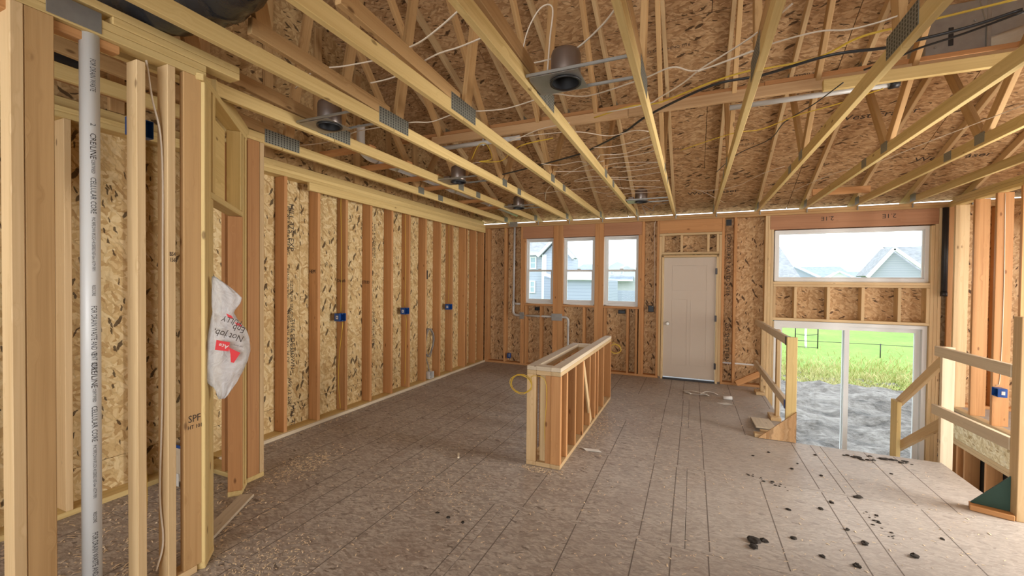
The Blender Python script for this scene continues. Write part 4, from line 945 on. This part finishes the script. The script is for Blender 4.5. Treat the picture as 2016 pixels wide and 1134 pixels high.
g = thing('stair_handrail', (2.12, 4.6, 0), 'temporary guard right of the stairs with level rails and sloping stair rails', 'guardrail')
board('top_rail', (2.10, 4.12, 1.03), (2.10, 5.14, 1.025), .089, T, 'rail', g, (1, 0, 0)); board('middle_rail', (2.10, 4.12, .51), (2.10, 5.17, .475), .089, T, 'rail', g, (1, 0, 0))
bx('post', (2.12, 5.095, -.6), (2.21, 5.133, 1.07), 'rail', g); bx('post', (2.085, 4.03, .0005), (2.175, 4.115, 1.42), 'spruce', g)
bx('post', (2.1, 5.93, LZ), (2.138, 6.09, .34), 'pine', g)
board('sloping_rail', (2.155, 5.13, .955), (2.155, 6.05, .305), .089, T, 'spruce', g, (1, 0, 0)); board('sloping_rail', (2.155, 5.13, .36), (2.155, 6.05, -.20), .089, T, 'spruce', g, (1, 0, 0))
vs_ = [(1.93, 4.08, .04), (2.083, 4.08, .04), (2.083, 4.08, .40)]
vs_ = [(1.90, 4.145, .04), (2.083, 4.09, .04), (2.083, 4.09, .29), (1.905, 4.16, .04), (2.088, 4.105, .04), (2.088, 4.105, .29)]
c = V((2.0, 4.12, .12)); meshobj('gusset', [tuple(V(v)-c) for v in vs_], [(0, 1, 2), (3, 5, 4), (0, 1, 4, 3), (1, 2, 5, 4), (2, 0, 3, 5)], 'green', g, Matrix.Translation(c))
board('base_block', (1.89, 4.135, .02), (2.09, 4.065, .02), .09, .037, 'fir', g, (0, 0, 1))

# ================================================================== plastic bag on the pantry jamb
BO = V((-2.50, 1.515, 0)); bv = V((-BO.x, -BO.y, 0)).normalized(); bu = V((-bv.y, bv.x, 0))   # bu points to the picture's right
if bu.dot(rt) < 0: bu = -bu
bg = thing('plastic_bag', (BO.x, BO.y, 1.0), 'thin white plastic shopping bag with red print hung on pantry door jamb', 'bag')
rowsb = [(1.642, -.012, -.004), (1.60, -.014, .045), (1.56, -.015, .085), (1.51, -.016, .125), (1.475, -.016, .118), (1.42, -.012, .085), (1.37, -.020, .105), (1.31, -.028, .145), (1.24, -.038, .165), (1.17, -.042, .168), (1.10, -.046, .155), (1.03, -.045, .130), (.98, -.035, .105), (.945, .000, .085), (.90, .010, .060), (.875, .018, .040)]
vs_, fs = [], []; NS = 28
def bagrow(z):
    for i in range(len(rowsb)-1):
        a, b = rowsb[i], rowsb[i+1]
        if a[0] >= z >= b[0]:
            t = (a[0]-z)/(a[0]-b[0]); return a[1]+(b[1]-a[1])*t, a[2]+(b[2]-a[2])*t
NZ = 40
for i in range(NZ+1):
    z = 1.642-(1.642-.875)*i/NZ; l, r_ = bagrow(max(.875, min(1.642, z))); mid, hw = (l+r_)/2, (r_-l)/2+.002
    th = hw*.33*(.55+.45*math.sin(math.pi*i/NZ))
    for k in range(NS):
        a = 2*math.pi*k/NS; q = V((math.cos(a)*3, math.sin(a)*3, z*9)); nn = noise.noise(q)*.010+noise.noise(q*2.7)*.006
        ca = math.cos(a); sa = math.sin(a)
        p_ = bu*(mid+hw*math.copysign(abs(ca)**.8, ca)+nn*.4)+bv*(th*sa+nn)
        vs_.append((p_.x, p_.y, z-1.0))
for i in range(NZ):
    for k in range(NS): fs.append((i*NS+k, i*NS+(k+1) % NS, (i+1)*NS+(k+1) % NS, (i+1)*NS+k))
fs.append(tuple(range(NS))); fs.append(tuple(range(NZ*NS, (NZ+1)*NS)))
meshobj('bag_film', vs_, fs, 'bag', bg, Matrix.Translation((BO.x, BO.y, 1.0)), True)
def bagpt(u, z, out=.058): p_ = BO+bu*u+bv*out; return (p_.x, p_.y, z)
def quad(name, pts, m):
    c = V(bagpt(*pts[0])); vv = [tuple(V(bagpt(*q))-c) for q in pts]; vv2 = [tuple(V(v)+bv*.0015) for v in vv]
    n = len(vv); return meshobj(name, vv+vv2, [tuple(range(n)), tuple(range(n, 2*n))]+[(i, (i+1) % n, n+(i+1) % n, n+i) for i in range(n)], m, bg, Matrix.Translation(c))
quad('red_print', [(.005, 1.255), (.068, 1.235), (.062, 1.18), (-.002, 1.195)], 'red')
quad('red_print', [(.062, 1.205), (.118, 1.165), (.086, 1.105), (.072, 1.112), (.070, 1.165)], 'red')
quad('red_print', [(.050, 1.415), (.075, 1.400), (.088, 1.375), (.060, 1.390)], 'red'); quad('red_print', [(.090, 1.36), (.120, 1.345), (.128, 1.33), (.10, 1.338)], 'red')
inv = -bu+V((0, 0, .42))
for (b, u, z, sz) in [('Not job,', .132, 1.25, .056), ('Epb,', .140, 1.305, .054), ('FULLY', .125, 1.35, .046)]:
    text('bag_lettering', b, sz, 'ink', bg, basis(bagpt(u, z, .060), inv, bv), .8)
text('bag_lettering', 'Ace', .034, 'paper', bg, basis(bagpt(.060, 1.207, .061), inv, bv), .9)
text('bag_lettering', 'our store', .014, 'ink', bg, basis(bagpt(.13, 1.20, .061), inv, bv), .9); text('bag_lettering', 'hardware', .014, 'ink', bg, basis(bagpt(.055, 1.275, .061), inv, bv), .9)

bg.location.z = 1.0514; bg.scale = (1, 1, .92)

# ================================================================== things on the floor
o = board('threshold_board', (-2.755, 1.60, .012), (-3.035, 2.065, .012), .10, .02, 'grey_wood', None, (0, 0, 1)); tag(o, 'pale loose board lying in the pantry doorway', 'board')
t = thing('cardboard_box', (-3.72, 2.02, 0), 'open cardboard carton with blue tape seen through the pantry doorway', 'box')
for (a, b) in (((-3.80, 1.95, .04), (-3.62, 1.955, .32)), ((-3.80, 2.14, .04), (-3.62, 2.145, .32)), ((-3.80, 1.956, .04), (-3.795, 2.139, .32)), ((-3.625, 1.956, .04), (-3.62, 2.139, .32))): bx('side', a, b, 'cardboard' if 'cardboard' in M else 'grey_wood', t, None, .001)
bx('tape', (-3.81, 1.945, .30), (-3.61, 1.9495, .325), 'blue', t); bx('label_sheet', (-3.70, 1.944, .0), (-3.66, 1.9465, .10), 'paper', t)
o = meshobj('paper_scrap', [(0, 0, .002), (.16, .02, .004), (.20, -.03, .006), (.05, -.045, .003), (.02, -.02, .012), (0, 0, .006), (.16, .02, .008), (.20, -.03, .010), (.05, -.045, .007), (.02, -.02, .016)], [(0, 1, 2, 3, 4), (9, 8, 7, 6, 5), (0, 5, 6, 1), (1, 6, 7, 2), (2, 7, 8, 3), (3, 8, 9, 4), (4, 9, 5, 0)], 'paper', None, Matrix.Translation((-.975, 4.02, 0))); tag(o, 'white scrap of paper on the floor right of the half wall', 'paper')
t = thing('paper_strips', (.1, 6.75, 0), 'tangle of torn paper strips on the floor before the white door', 'paper')
for (P) in ([(-.10, 6.80, .01), (.02, 6.76, .03), (.15, 6.74, .02), (.24, 6.66, .01)], [(-.08, 6.70, .01), (.06, 6.66, .012), (.22, 6.70, .02)], [(.12, 6.68, .01), (.20, 6.80, .03), (.30, 6.84, .02), (.36, 6.78, .01)], [(-.11, 6.80, .006), (-.03, 6.70, .02), (0, 6.64, .008)]):
    tube('strip', P, .014, 'paper', t, 6, 5, .18)
o = tube('paper_roll', [(.42, 6.56, .028), (.53, 6.58, .028)], .026, 'paper', None, 14, 0); tag(o, 'small white roll lying on the floor beyond the torn paper', 'paper')
o = meshobj('cardboard_scrap', [(.0, 0, .002), (.12, .05, .004), (.19, .0, .003), (.08, -.05, .002), (0, 0, .005), (.12, .05, .008), (.19, .0, .007), (.08, -.05, .005)], [(0, 1, 2, 3), (7, 6, 5, 4), (0, 4, 5, 1), (1, 5, 6, 2), (2, 6, 7, 3), (3, 7, 4, 0)], 'paper', None, Matrix.Translation((.33, 6.33, 0))); tag(o, 'flat pale scrap on the floor just in front of the white roll', 'scrap')
o = board('wood_sliver', (-1.995, 3.385, .012), (-1.945, 3.30, .012), .018, .014, 'grey_wood', None, (0, 0, 1)); tag(o, 'small grey wood offcut lying alone left of the half wall', 'offcut')
o = board('wood_sliver', (-1.66, 4.86, .006), (-1.57, 4.80, .006), .014, .008, 'pine', None, (0, 0, 1)); tag(o, 'thin pale wood sliver on the floor behind the yellow coil', 'offcut')

def clod(name, loc, r, lab, grp='mud clods on the subfloor', sq=.5, st=1.0, ang=0):
    bm = bmesh.new(); bmesh.ops.create_icosphere(bm, subdivisions=2, radius=1)
    sd_ = random.random()*100
    for v in bm.verts:
        n = noise.noise(v.co*1.6+V((sd_, 0, 0)))*.55+noise.noise(v.co*3.7+V((0, sd_, 0)))*.25
        v.co *= (1+n); v.co.x *= r*st; v.co.y *= r; v.co.z = max(v.co.z, -.6)*r*sq
    me = bpy.data.meshes.new(name); bm.to_mesh(me); bm.free(); me.materials.append(M['mud'])
    o = link(bpy.data.objects.new(name, me), None, Matrix.Translation((loc[0], loc[1], r*sq*.5)) @ Matrix.Rotation(ang, 4, 'Z')); return tag(o, lab, 'mud', grp)
CL = [(.38, 3.02, .032), (.44, 3.05, .022), (.37, 2.95, .024), (.62, 3.16, .016), (.74, 3.02, .013), (.90, 3.00, .018), (1.02, 3.28, .019), (.97, 3.42, .014), (1.25, 3.25, .021), (1.19, 3.98, .022), (1.10, 4.80, .012), (.70, 4.68, .013), (.83, 4.35, .012), (1.03, 4.30, .012), (.98, 3.80, .013), (.88, 3.66, .014), (1.33, 2.72, .013), (1.06, 2.62, .018), (1.30, 2.55, .022), (1.10, 2.52, .013), (.98, 2.48, .012), (1.50, 3.55, .010), (.66, 3.55, .012), (.55, 4.53, .010), (1.6, 4.60, .010), (1.3, 3.0, .011), (1.45, 3.08, .011), (-1.52, 2.45, .014), (-1.40, 2.44, .012), (-1.62, 2.47, .009), (.92, 2.9, .008), (1.15, 2.38, .012), (1.22, 3.72, .010), (.9, 4.5, .009)]
CLAB = {0: 'largest dark mud clod of the cluster at bottom right centre of the floor', 1: 'mud clod touching the right side of the largest clod', 2: 'mud clod just in front of the largest clod', 9: 'isolated mud clod midway between the large cluster and stair edge', 8: 'oval mud clod nearest the right guard post', 10: 'small mud clod closest to the stair edge',
        11: 'small mud clod nearest the plywood gusset of the left guard', 18: 'mud clod at the bottom edge of the photo on the right', 5: 'rightmost of three mud clods in a row beside the largest cluster', 4: 'middle of three mud clods in a row beside the largest cluster', 3: 'leftmost of three mud clods in a row beyond the largest cluster', 6: 'mud clod just behind the row of three, toward the stairs'}
for i, (x, y, r) in enumerate(CL):
    big = r >= .022
    clod('mud_clod', (x, y), r, CLAB.get(i) or ('dark mud clod tracked onto the subfloor between the camera and the stairs' if x > 0 else 'small dark mud crumb on the floor left of the half wall'), sq=.5, st=random.uniform(.9, 1.7), ang=random.uniform(0, 3))
def streak(p0, p1, n, r, lab):
    bm = bmesh.new()
    for k in range(n):
        u = (k+random.uniform(-.4, .4))/(n-1); c = V(p0).lerp(V(p1), u)+V((random.gauss(0, .018), random.gauss(0, .018)))
        rr_ = r*random.uniform(.4, 1.2)*(1.15-abs(u-.5)); sd_ = random.random()*50
        g_ = bmesh.ops.create_icosphere(bm, subdivisions=1, radius=1)['verts']
        for v in g_:
            v.co *= 1+.5*noise.noise(v.co*1.7+V((sd_, 0, 0)))
            v.co = V((c.x+v.co.x*rr_*1.5, c.y+v.co.y*rr_, max(.0005, (v.co.z+.5)*rr_*.45)))
    me = bpy.data.meshes.new('mud_streak'); c = V(((p0[0]+p1[0])/2, (p0[1]+p1[1])/2, 0))
    for v in bm.verts: v.co -= c
    bm.to_mesh(me); bm.free(); me.materials.append(M['mud'])
    tag(link(bpy.data.objects.new('mud_streak', me), None, Matrix.Translation(c)), lab, 'mud', 'mud streaks on the subfloor')
streak((1.58, 4.97), (1.86, 4.95), 22, .017, 'long streak of mud at the stair edge near the sloping rail post')
streak((1.33, 4.93), (1.56, 4.86), 20, .016, 'flattened mud smear at the stair edge, left of the longer streak')
streak((1.48, 3.08), (1.75, 2.86), 18, .013, 'thin mud streak on the floor at lower right')
streak((.45, 4.06), (.72, 3.92), 18, .010, 'thin line of mud along a panel seam right of centre')
streak((1.16, 3.75), (1.21, 3.42), 16, .008, 'faint crumbled mud trail leading from the isolated clod toward camera')
# wood shavings and sawdust
vs_, fs = [], []
def flake(x, y, s):
    a = random.uniform(0, 6.28); l = s*random.uniform(.6, 1.8); w_ = s*random.uniform(.25, .5); ca, sa = math.cos(a), math.sin(a); h = random.uniform(.1, .5)*s; k = len(vs_)
    for (u, v, z) in ((-l, -w_, .001), (0, -w_, .001+h), (l, -w_, .001+h*.3), (l, w_, .001), (0, w_, .001+h*.8), (-l, w_, .002)): vs_.append((x+u*ca-v*sa, y+u*sa+v*ca, z))
    fs.extend([(k, k+1, k+4, k+5), (k+1, k+2, k+3, k+4)])
def scatter(n, x0, x1, y0, y1, s, g=None):
    for _ in range(n):
        if g: x, y = random.gauss(*g[0]), random.gauss(*g[1])
        else: x, y = random.uniform(x0, x1), random.uniform(y0, y1)
        if -3.84 < x < (2.05 if y < 5.05 else .85) and y < 7.5 and not (-1.36 < x < -1.015 and 3.45 < y < 5.92) and not (-2.61 < x < -2.48 and y < 1.46): flake(x, y, s*random.uniform(.6, 1.3))
scatter(1500, -2.35, 1.9, 1.4, 5.0, .007); scatter(700, -3.7, -1.4, 2.4, 7.3, .008); scatter(450, -1.0, .9, 5.0, 7.4, .008)
scatter(420, 0, 0, 0, 0, .009, ((-3.10, .10), (2.62, .20))); scatter(300, -3.83, -3.76, 2.5, 6.8, .009); scatter(650, -3.8, -2.65, .9, 2.15, .011)
scatter(420, 0, 0, 0, 0, .007, ((-2.28, .18), (1.62, .18))); scatter(160, 0, 0, 0, 0, .009, ((-.92, .07), (4.75, .25))); scatter(120, 0, 0, 0, 0, .008, ((-1.2, .12), (3.40, .03))); scatter(200, 0, 0, 0, 0, .006, ((-1.8, .2), (2.8, .15)))
o = meshobj('wood_shavings', vs_, fs, 'shaving'); tag(o, 'pale wood shavings and chips scattered over the subfloor', 'wood shavings', None, 'stuff')

# ================================================================== unseen sides of the room (some walls added to block or shape the daylight)
we = struct('wall_far_right', (6.5, 1, 0))
bx('sheathing_panel', (6.5, -2.6, 0), (6.511, 2.98, 2.7), 'osb_back', we); bx('sheathing_panel', (6.5, 6.22, 0), (6.511, 7.7, 2.7), 'osb_back', we); bx('sheathing_panel', (6.5, 2.98, 0), (6.511, 6.22, .38), 'osb_back', we); bx('sheathing_panel', (6.5, 2.98, 2.24), (6.511, 6.22, 2.7), 'osb_back', we)
wu = struct('wall_upper_right', (4.2, 3, 2.3))  # added unseen panel, keeps the right fill lamp off the roof deck
ul = [(-2.6, 2.30), (7.6, 2.30), (7.6, deck_z(7.6)-.02), (RY, deck_z(RY)-.02), (-2.6, deck_z(-2.6)-.02)]
meshobj('sheathing_panel', [(a, b, 0) for a, b in ul]+[(a, b, -.012) for a, b in ul], [(0, 1, 2, 3, 4), (9, 8, 7, 6, 5), (0, 5, 6, 1), (1, 6, 7, 2), (2, 7, 8, 3), (3, 8, 9, 4), (4, 9, 5, 0)], 'osb_back', wu, basis((4.2, 0, 0), (0, 1, 0), (1, 0, 0)))
wh = struct('wall_hall', (3.3, 1, 0))  # added unseen wall, shades the pantry; its opening passes the hall fill lamp
bx('sheathing_panel', (3.30, -2.59, 0), (3.312, 3.28, 2.69), 'osb_back', wh); bx('sheathing_panel', (3.30, 4.28, 0), (3.312, 4.9, 2.69), 'osb_back', wh); bx('sheathing_panel', (3.30, 3.28, 0), (3.312, 4.28, .42), 'osb_back', wh); bx('sheathing_panel', (3.30, 3.28, 2.37), (3.312, 4.28, 2.69), 'osb_back', wh)
for y in (-2.4, -1.6, -.8, 0, .8, 1.6, 2.34): bx('stud', (3.21, y, 0), (3.299, y+T, 2.69), 'fir', wh)
wt = struct('wall_stub', (2.6, 3.15, 0))  # added unseen stub, keeps the hall fill lamp off the pantry
bx('sheathing_panel', (2.17, 3.17, T), (3.20, 3.182, 2.69), 'osb_back', wt); bx('bottom_plate', (2.17, 3.08, 0), (3.20, 3.169, T), 'spruce', wt); bx('top_plate', (2.17, 3.08, 2.65), (3.20, 3.169, 2.69), 'spruce', wt)
for x in (2.17, 2.58, 2.99): bx('stud', (x, 3.08, T+.001), (x+T, 3.169, 2.649), 'fir', wt)
we = struct('wall_rear', (0, -2.6, 0))
bx('sheathing_panel', (-4.0, -2.611, 0), (-2.72, -2.6, 2.7), 'osb_back', we); bx('sheathing_panel', (-2.72, -2.611, 0), (1.52, -2.6, .58), 'osb_back', we); bx('sheathing_panel', (-2.72, -2.611, 2.52), (1.52, -2.6, 2.7), 'osb_back', we); bx('sheathing_panel', (1.52, -2.611, 0), (6.5, -2.6, 2.7), 'osb_back', we)

# ================================================================== outdoors
GZ = -1.18
def grid(name, x0, x1, y0, y1, nx, ny, hf, m, label, cat):
    vs_ = []; fs = []
    for j in range(ny+1):
        for i in range(nx+1):
            x = x0+(x1-x0)*i/nx; y = y0+(y1-y0)*j/ny; vs_.append((x, y, hf(x, y)))
    for j in range(ny):
        for i in range(nx):
            a = j*(nx+1)+i; fs.append((a, a+1, a+nx+2, a+nx+1))
    o = meshobj(name, vs_, fs, m, None, None, True); tag(o, label, cat, None, 'structure'); return o
def dirt_h(x, y):
    n = noise.noise(V((x*.8, y*1.3, 0)))*.12+noise.noise(V((x*2.3, y*3.1, 4)))*.10+noise.noise(V((x*5, y*7, 9)))*.05
    mound = .16*math.exp(-((y-13.2)/1.1)**2)*(1+.5*noise.noise(V((x*.5, 0, 3))))
    return GZ-.03+n+mound
grid('ground_soil', -4, 16, 7.85, 16.0, 160, 90, dirt_h, 'soil', 'churned wet grey soil outside the patio door', 'soil')
grid('ground_lawn', -70, 110, 14.3, 120, 60, 40, lambda x, y: GZ+.02+(.0 if y < 20 else .0), 'lawn', 'bright green mown lawn beyond the bare soil', 'lawn')
grid('ground_lawn', -70, -4, 7.9, 14.3, 20, 6, lambda x, y: GZ+.02, 'lawn', 'strip of lawn outside below the bank of windows', 'lawn')
bx('foundation', (-4.05, YS+.02, -2.8), (6.5, YS+.05, -1.05), 'concrete', wk)
vs_, fs = [], []
for _ in range(12000):
    y = 13.9+abs(random.gauss(0, 1))*2.4; x = random.uniform(2.0, 12.5)*y/15; h = random.uniform(.06, .24)*(1.1 if y > 15 else .8); a = random.uniform(0, 6.28); w_ = .012; k = len(vs_)
    lx, ly = random.gauss(0, .10), random.gauss(0, .08); ca, sa = math.cos(a)*w_, math.sin(a)*w_
    z0 = GZ+.0
    vs_ += [(x-ca, y-sa, z0), (x+ca, y+sa, z0), (x+lx*.5+ca*.7, y+ly*.5+sa*.7, z0+h*.6), (x+lx*.5-ca*.7, y+ly*.5-sa*.7, z0+h*.6), (x+lx, y+ly, z0+h)]
    fs += [(k, k+1, k+2, k+3), (k+3, k+2, k+4)]
o = meshobj('tall_grass', vs_, fs, 'blade'); tag(o, 'fringe of tall yellow green grass between soil and lawn', 'grass', None, 'stuff')
t = thing('wire_fence', (6.5, 20.3, GZ), 'low single wire fence on thin stakes across the lawn', 'fence')
for x in (1.0, 3.9, 6.65, 9.6, 12.5): tube('stake', [(x, 20.3, GZ), (x, 20.3, GZ+.56)], .018, 'black', t, 6, 0)
tube('wire', [(1.0, 20.3, GZ+.54), (3.9, 20.3, GZ+.52), (6.65, 20.3, GZ+.53), (9.6, 20.3, GZ+.50), (12.5, 20.3, GZ+.53)], .010, 'black', t, 6, 6)
t = thing('sapling_stand', (4.6, 22, GZ), 'young white wrapped sapling tied between two dark stakes on lawn', 'sapling')
for x in (4.22, 5.05): tube('stake', [(x, 22, GZ), (x, 22, GZ+1.5)], .022, 'black', t, 6, 0)
tube('trunk', [(4.62, 22, GZ), (4.60, 22, GZ+.7), (4.64, 22, GZ+1.4)], .045, 'white_p', t, 8, 4)
for k in range(7): tube('branch', [(4.62, 22, GZ+.75+.09*k), (4.62+.25*math.sin(k*2.1), 22+.1*math.cos(k), GZ+1.05+.12*k)], .008, 'wire_g', t, 5, 0)
tube('tie', [(4.22, 22, GZ+.62), (4.62, 21.97, GZ+.58), (5.05, 22, GZ+.64)], .012, 'black', t, 6, 4)
tube('tie', [(4.22, 22, GZ+.05), (4.62, 21.97, GZ+.06), (5.05, 22, GZ+.05)], .012, 'black', t, 6, 4)

def prism(name, pts, y0, y1, m, parent):
    """polygon in x-z extruded along y"""
    c = V((sum(p[0] for p in pts)/len(pts), (y0+y1)/2, sum(p[1] for p in pts)/len(pts))); n = len(pts)
    vv = [(p[0]-c.x, y0-c.y, p[1]-c.z) for p in pts]+[(p[0]-c.x, y1-c.y, p[1]-c.z) for p in pts]
    return meshobj(name, vv, [tuple(range(n)), tuple(range(n, 2*n))]+[(i, (i+1) % n, n+(i+1) % n, n+i) for i in range(n)], m, parent, Matrix.Translation(c))
def poly(name, pts, m, parent, th=.12):
    c = sum((V(p) for p in pts), V())/len(pts); n = (V(pts[1])-V(pts[0])).cross(V(pts[2])-V(pts[0])).normalized()*th; k = len(pts)
    vv = [tuple(V(p)-c) for p in pts]+[tuple(V(p)-c-n) for p in pts]
    return meshobj(name, vv, [tuple(range(k)), tuple(range(k, 2*k))]+[(i, (i+1) % k, k+(i+1) % k, k+i) for i in range(k)], m, parent, Matrix.Translation(c))
def hwin(parent, x0, x1, z0, z1, y):
    f = ring('window', x0-.09, x1+.09, z0-.09, z1+.09, y-.05, y+.02, .09, 'trim_w', parent); bx('pane', (x0, y-.02, z0), (x1, y-.01, z1), M_glass_dark, f, None, .001); bx('meeting_rail', (x0, y-.035, (z0+z1)/2-.03), (x1, y-.021, (z0+z1)/2+.03), 'trim_w', f)
M['house_pane'] = soft('house_window_pane', (.30, .40, .46), .15, var=.1); M_glass_dark = 'house_pane'
def rake(parent, a, b, y, w=.2, t_=.16):
    board('rake_board', (a[0], y, a[1]), (b[0], y, b[1]), w, t_, 'trim_w', parent, (0, 1, 0))
# house A
h = thing('house', (-11, 33, GZ), 'pale blue two storey house with white corner trim seen through the leftmost window', 'house')
prism('wall', [(-17, GZ), (-10.36, GZ), (-10.36, 3.75), (-17, 3.75)], 30.6, 38, 'siding_blue', h)
prism('gable_wall', [(-10.36, GZ), (-8.22, GZ), (-8.22, 3.45), (-9.35, 4.75), (-10.36, 3.75)], 30.0, 32, 'siding_blue', h)
poly('roof', [(-17.2, 30.2, 3.85), (-10.2, 30.2, 3.85), (-10.6, 33.2, 5.6), (-17.2, 33.2, 5.6)], 'shingle', h)
poly('roof', [(-9.35, 29.6, 5.0), (-9.35, 32, 5.0), (-10.75, 32, 3.62), (-10.75, 29.6, 3.62)], 'shingle', h); poly('roof', [(-9.35, 30.6, 5.0), (-9.35, 29.6, 5.0), (-7.95, 29.6, 3.42), (-7.95, 30.6, 3.42)], 'shingle', h)
rake(h, (-10.75, 3.55), (-9.35, 4.93), 29.6); rake(h, (-9.35, 4.93), (-7.95, 3.36), 29.6)
bx('fascia', (-17.2, 30.15, 3.68), (-10.5, 30.25, 3.88), 'trim_w', h); bx('corner_board', (-10.5, 29.93, GZ), (-10.15, 30.0, 3.7), 'trim_w', h)
hwin(h, -11.63, -11.25, 2.71, 3.50, 30.57); hwin(h, -11.62, -11.32, .84, 1.62, 30.57)
prism('lean_to', [(-10.0, GZ), (-9.2, GZ), (-9.2, 1.75), (-10.0, 2.05)], 29.0, 29.9, 'siding_dark', h); rake(h, (-10.1, 2.3), (-9.0, 1.85), 28.9, .18)
# house B
h = thing('garage', (-6, 26, GZ), 'low blue grey garage wall with white fascia seen through middle window', 'garage')
prism('wall', [(-7.35, GZ), (-4.85, GZ), (-4.85, 1.78), (-7.35, 1.78)], 24, 30, 'siding_dark', h)
bx('fascia', (-7.5, 23.7, 1.76), (-4.75, 23.8, 1.93), 'trim_w', h); poly('roof', [(-7.5, 23.7, 1.93), (-4.75, 23.7, 1.93), (-5.2, 27, 2.35), (-7.5, 27, 2.35)], 'shingle_p', h)
rake(h, (-4.85, 1.75), (-5.25, 2.35), 23.8, .16)
h = thing('far_roof_house', (-14, 58, GZ), 'grey roofed house in the distance behind the blue grey garage', 'house')
prism('wall', [(-15.3, GZ), (-11.5, GZ), (-11.5, 3.4), (-15.3, 3.4)], 58, 66, 'siding_white', h); poly('roof', [(-15.6, 57.5, 3.4), (-11.0, 57.5, 3.4), (-11.5, 62, 4.35), (-15.1, 62, 4.35)], 'shingle_b', h)
# house C
h = thing('house', (-8, 52, GZ), 'white gabled house with porch roof seen through the rightmost of three windows', 'house')
prism('wall', [(-9.4, GZ), (-5.6, GZ), (-5.6, 2.9), (-6.28, 3.32), (-8.19, 4.10), (-9.4, 3.45)], 50, 60, 'siding_white', h)
rake(h, (-9.7, 3.4), (-8.19, 4.25), 49.6, .2); rake(h, (-8.19, 4.25), (-5.9, 3.2), 49.6, .2); rake(h, (-7.7, 3.3), (-7.0, 3.7), 49.5, .12); rake(h, (-7.0, 3.7), (-6.3, 3.3), 49.5, .12)
poly('porch_roof', [(-9.1, 48.6, 2.02), (-6.2, 48.6, 2.02), (-6.3, 50, 2.35), (-8.9, 50, 2.35)], 'shingle_b', h); bx('porch_fascia', (-9.2, 48.5, 1.82), (-6.2, 48.6, 2.0), 'trim_w', h)
hwin(h, -8.9, -8.65, 2.65, 2.9, 49.97); hwin(h, -7.75, -7.5, 2.65, 2.9, 49.97)
prism('garden_wall', [(-9.6, GZ), (-5.4, GZ), (-5.4, .78), (-9.6, .78)], 46, 46.4, 'siding_dark', h)
# houses through the transom
h = thing('house', (3, 50, GZ), 'grey shingled hip roof house at the left of the wide transom window', 'house')
prism('wall', [(-3, GZ), (8.6, GZ), (8.6, 2.15), (-3, 2.15)], 45.4, 57, 'siding_grey', h)
poly('roof', [(-3.3, 45, 2.3), (8.93, 45, 2.3), (7.8, 51, 6.3), (-2, 51, 6.3)], 'shingle', h); poly('roof', [(8.93, 45, 2.3), (8.93, 57, 2.3), (7.8, 51, 6.3)], 'shingle', h)
bx('fascia', (-3.3, 44.9, 2.10), (8.95, 45.0, 2.30), 'trim_w', h)
h = thing('house', (18, 84, GZ), 'blue grey roofed house with white gable in the middle distance beyond transom window', 'house')
prism('wall', [(14.2, GZ), (22.6, GZ), (22.6, 2.75), (14.2, 2.75)], 80.5, 92, 'siding_dark', h)
poly('roof', [(13.6, 80, 2.8), (23.0, 80, 2.8), (22.6, 86, 4.7), (15.4, 86, 4.7)], 'shingle_b', h)
prism('gable_wall', [(19.1, 2.4), (22.3, 2.4), (20.66, 3.6)], 79.0, 82, 'siding_white', h); rake(h, (18.8, 2.7), (20.66, 3.72), 78.8, .22); rake(h, (20.66, 3.72), (22.6, 2.7), 78.8, .22)
rake(h, (14.6, 4.75), (18.3, 2.75), 79.0, .3); prism('side_wall', [(14.3, 2.0), (18.0, 2.7), (14.7, 4.5)], 79.3, 80, 'siding_dark', h)
h = thing('far_roof_house', (24, 96, GZ), 'low distant grey roof between the two nearer roofs beyond transom window', 'house')
prism('wall', [(24, GZ), (34, GZ), (34, 3.0), (24, 3.0)], 96, 104, 'siding_grey', h); poly('roof', [(23.5, 95.5, 3.0), (34.5, 95.5, 3.0), (33, 100, 4.2), (25, 100, 4.2)], 'shingle_b', h)
h = thing('house', (16, 48, GZ), 'grey lap sided gable house with white rake trim at right of transom window', 'house')
prism('gable_wall', [(13.9, GZ), (19.2, GZ), (19.2, 1.0), (15.36, 4.55), (13.9, 2.6)], 45, 47, 'siding_grey', h)
poly('roof', [(15.36, 47, 4.8), (15.36, 44.6, 4.8), (13.6, 44.6, 2.36), (13.6, 47, 2.36)], 'shingle', h)
rake(h, (13.6, 2.30), (15.36, 4.72), 44.55, .26); rake(h, (15.36, 4.72), (19.6, .88), 44.55, .26)
poly('rear_roof', [(17.6, 44.9, 2.5), (26, 44.9, 1.0), (26, 47.2, 5.05), (15.5, 47.2, 5.05)], 'shingle', h)
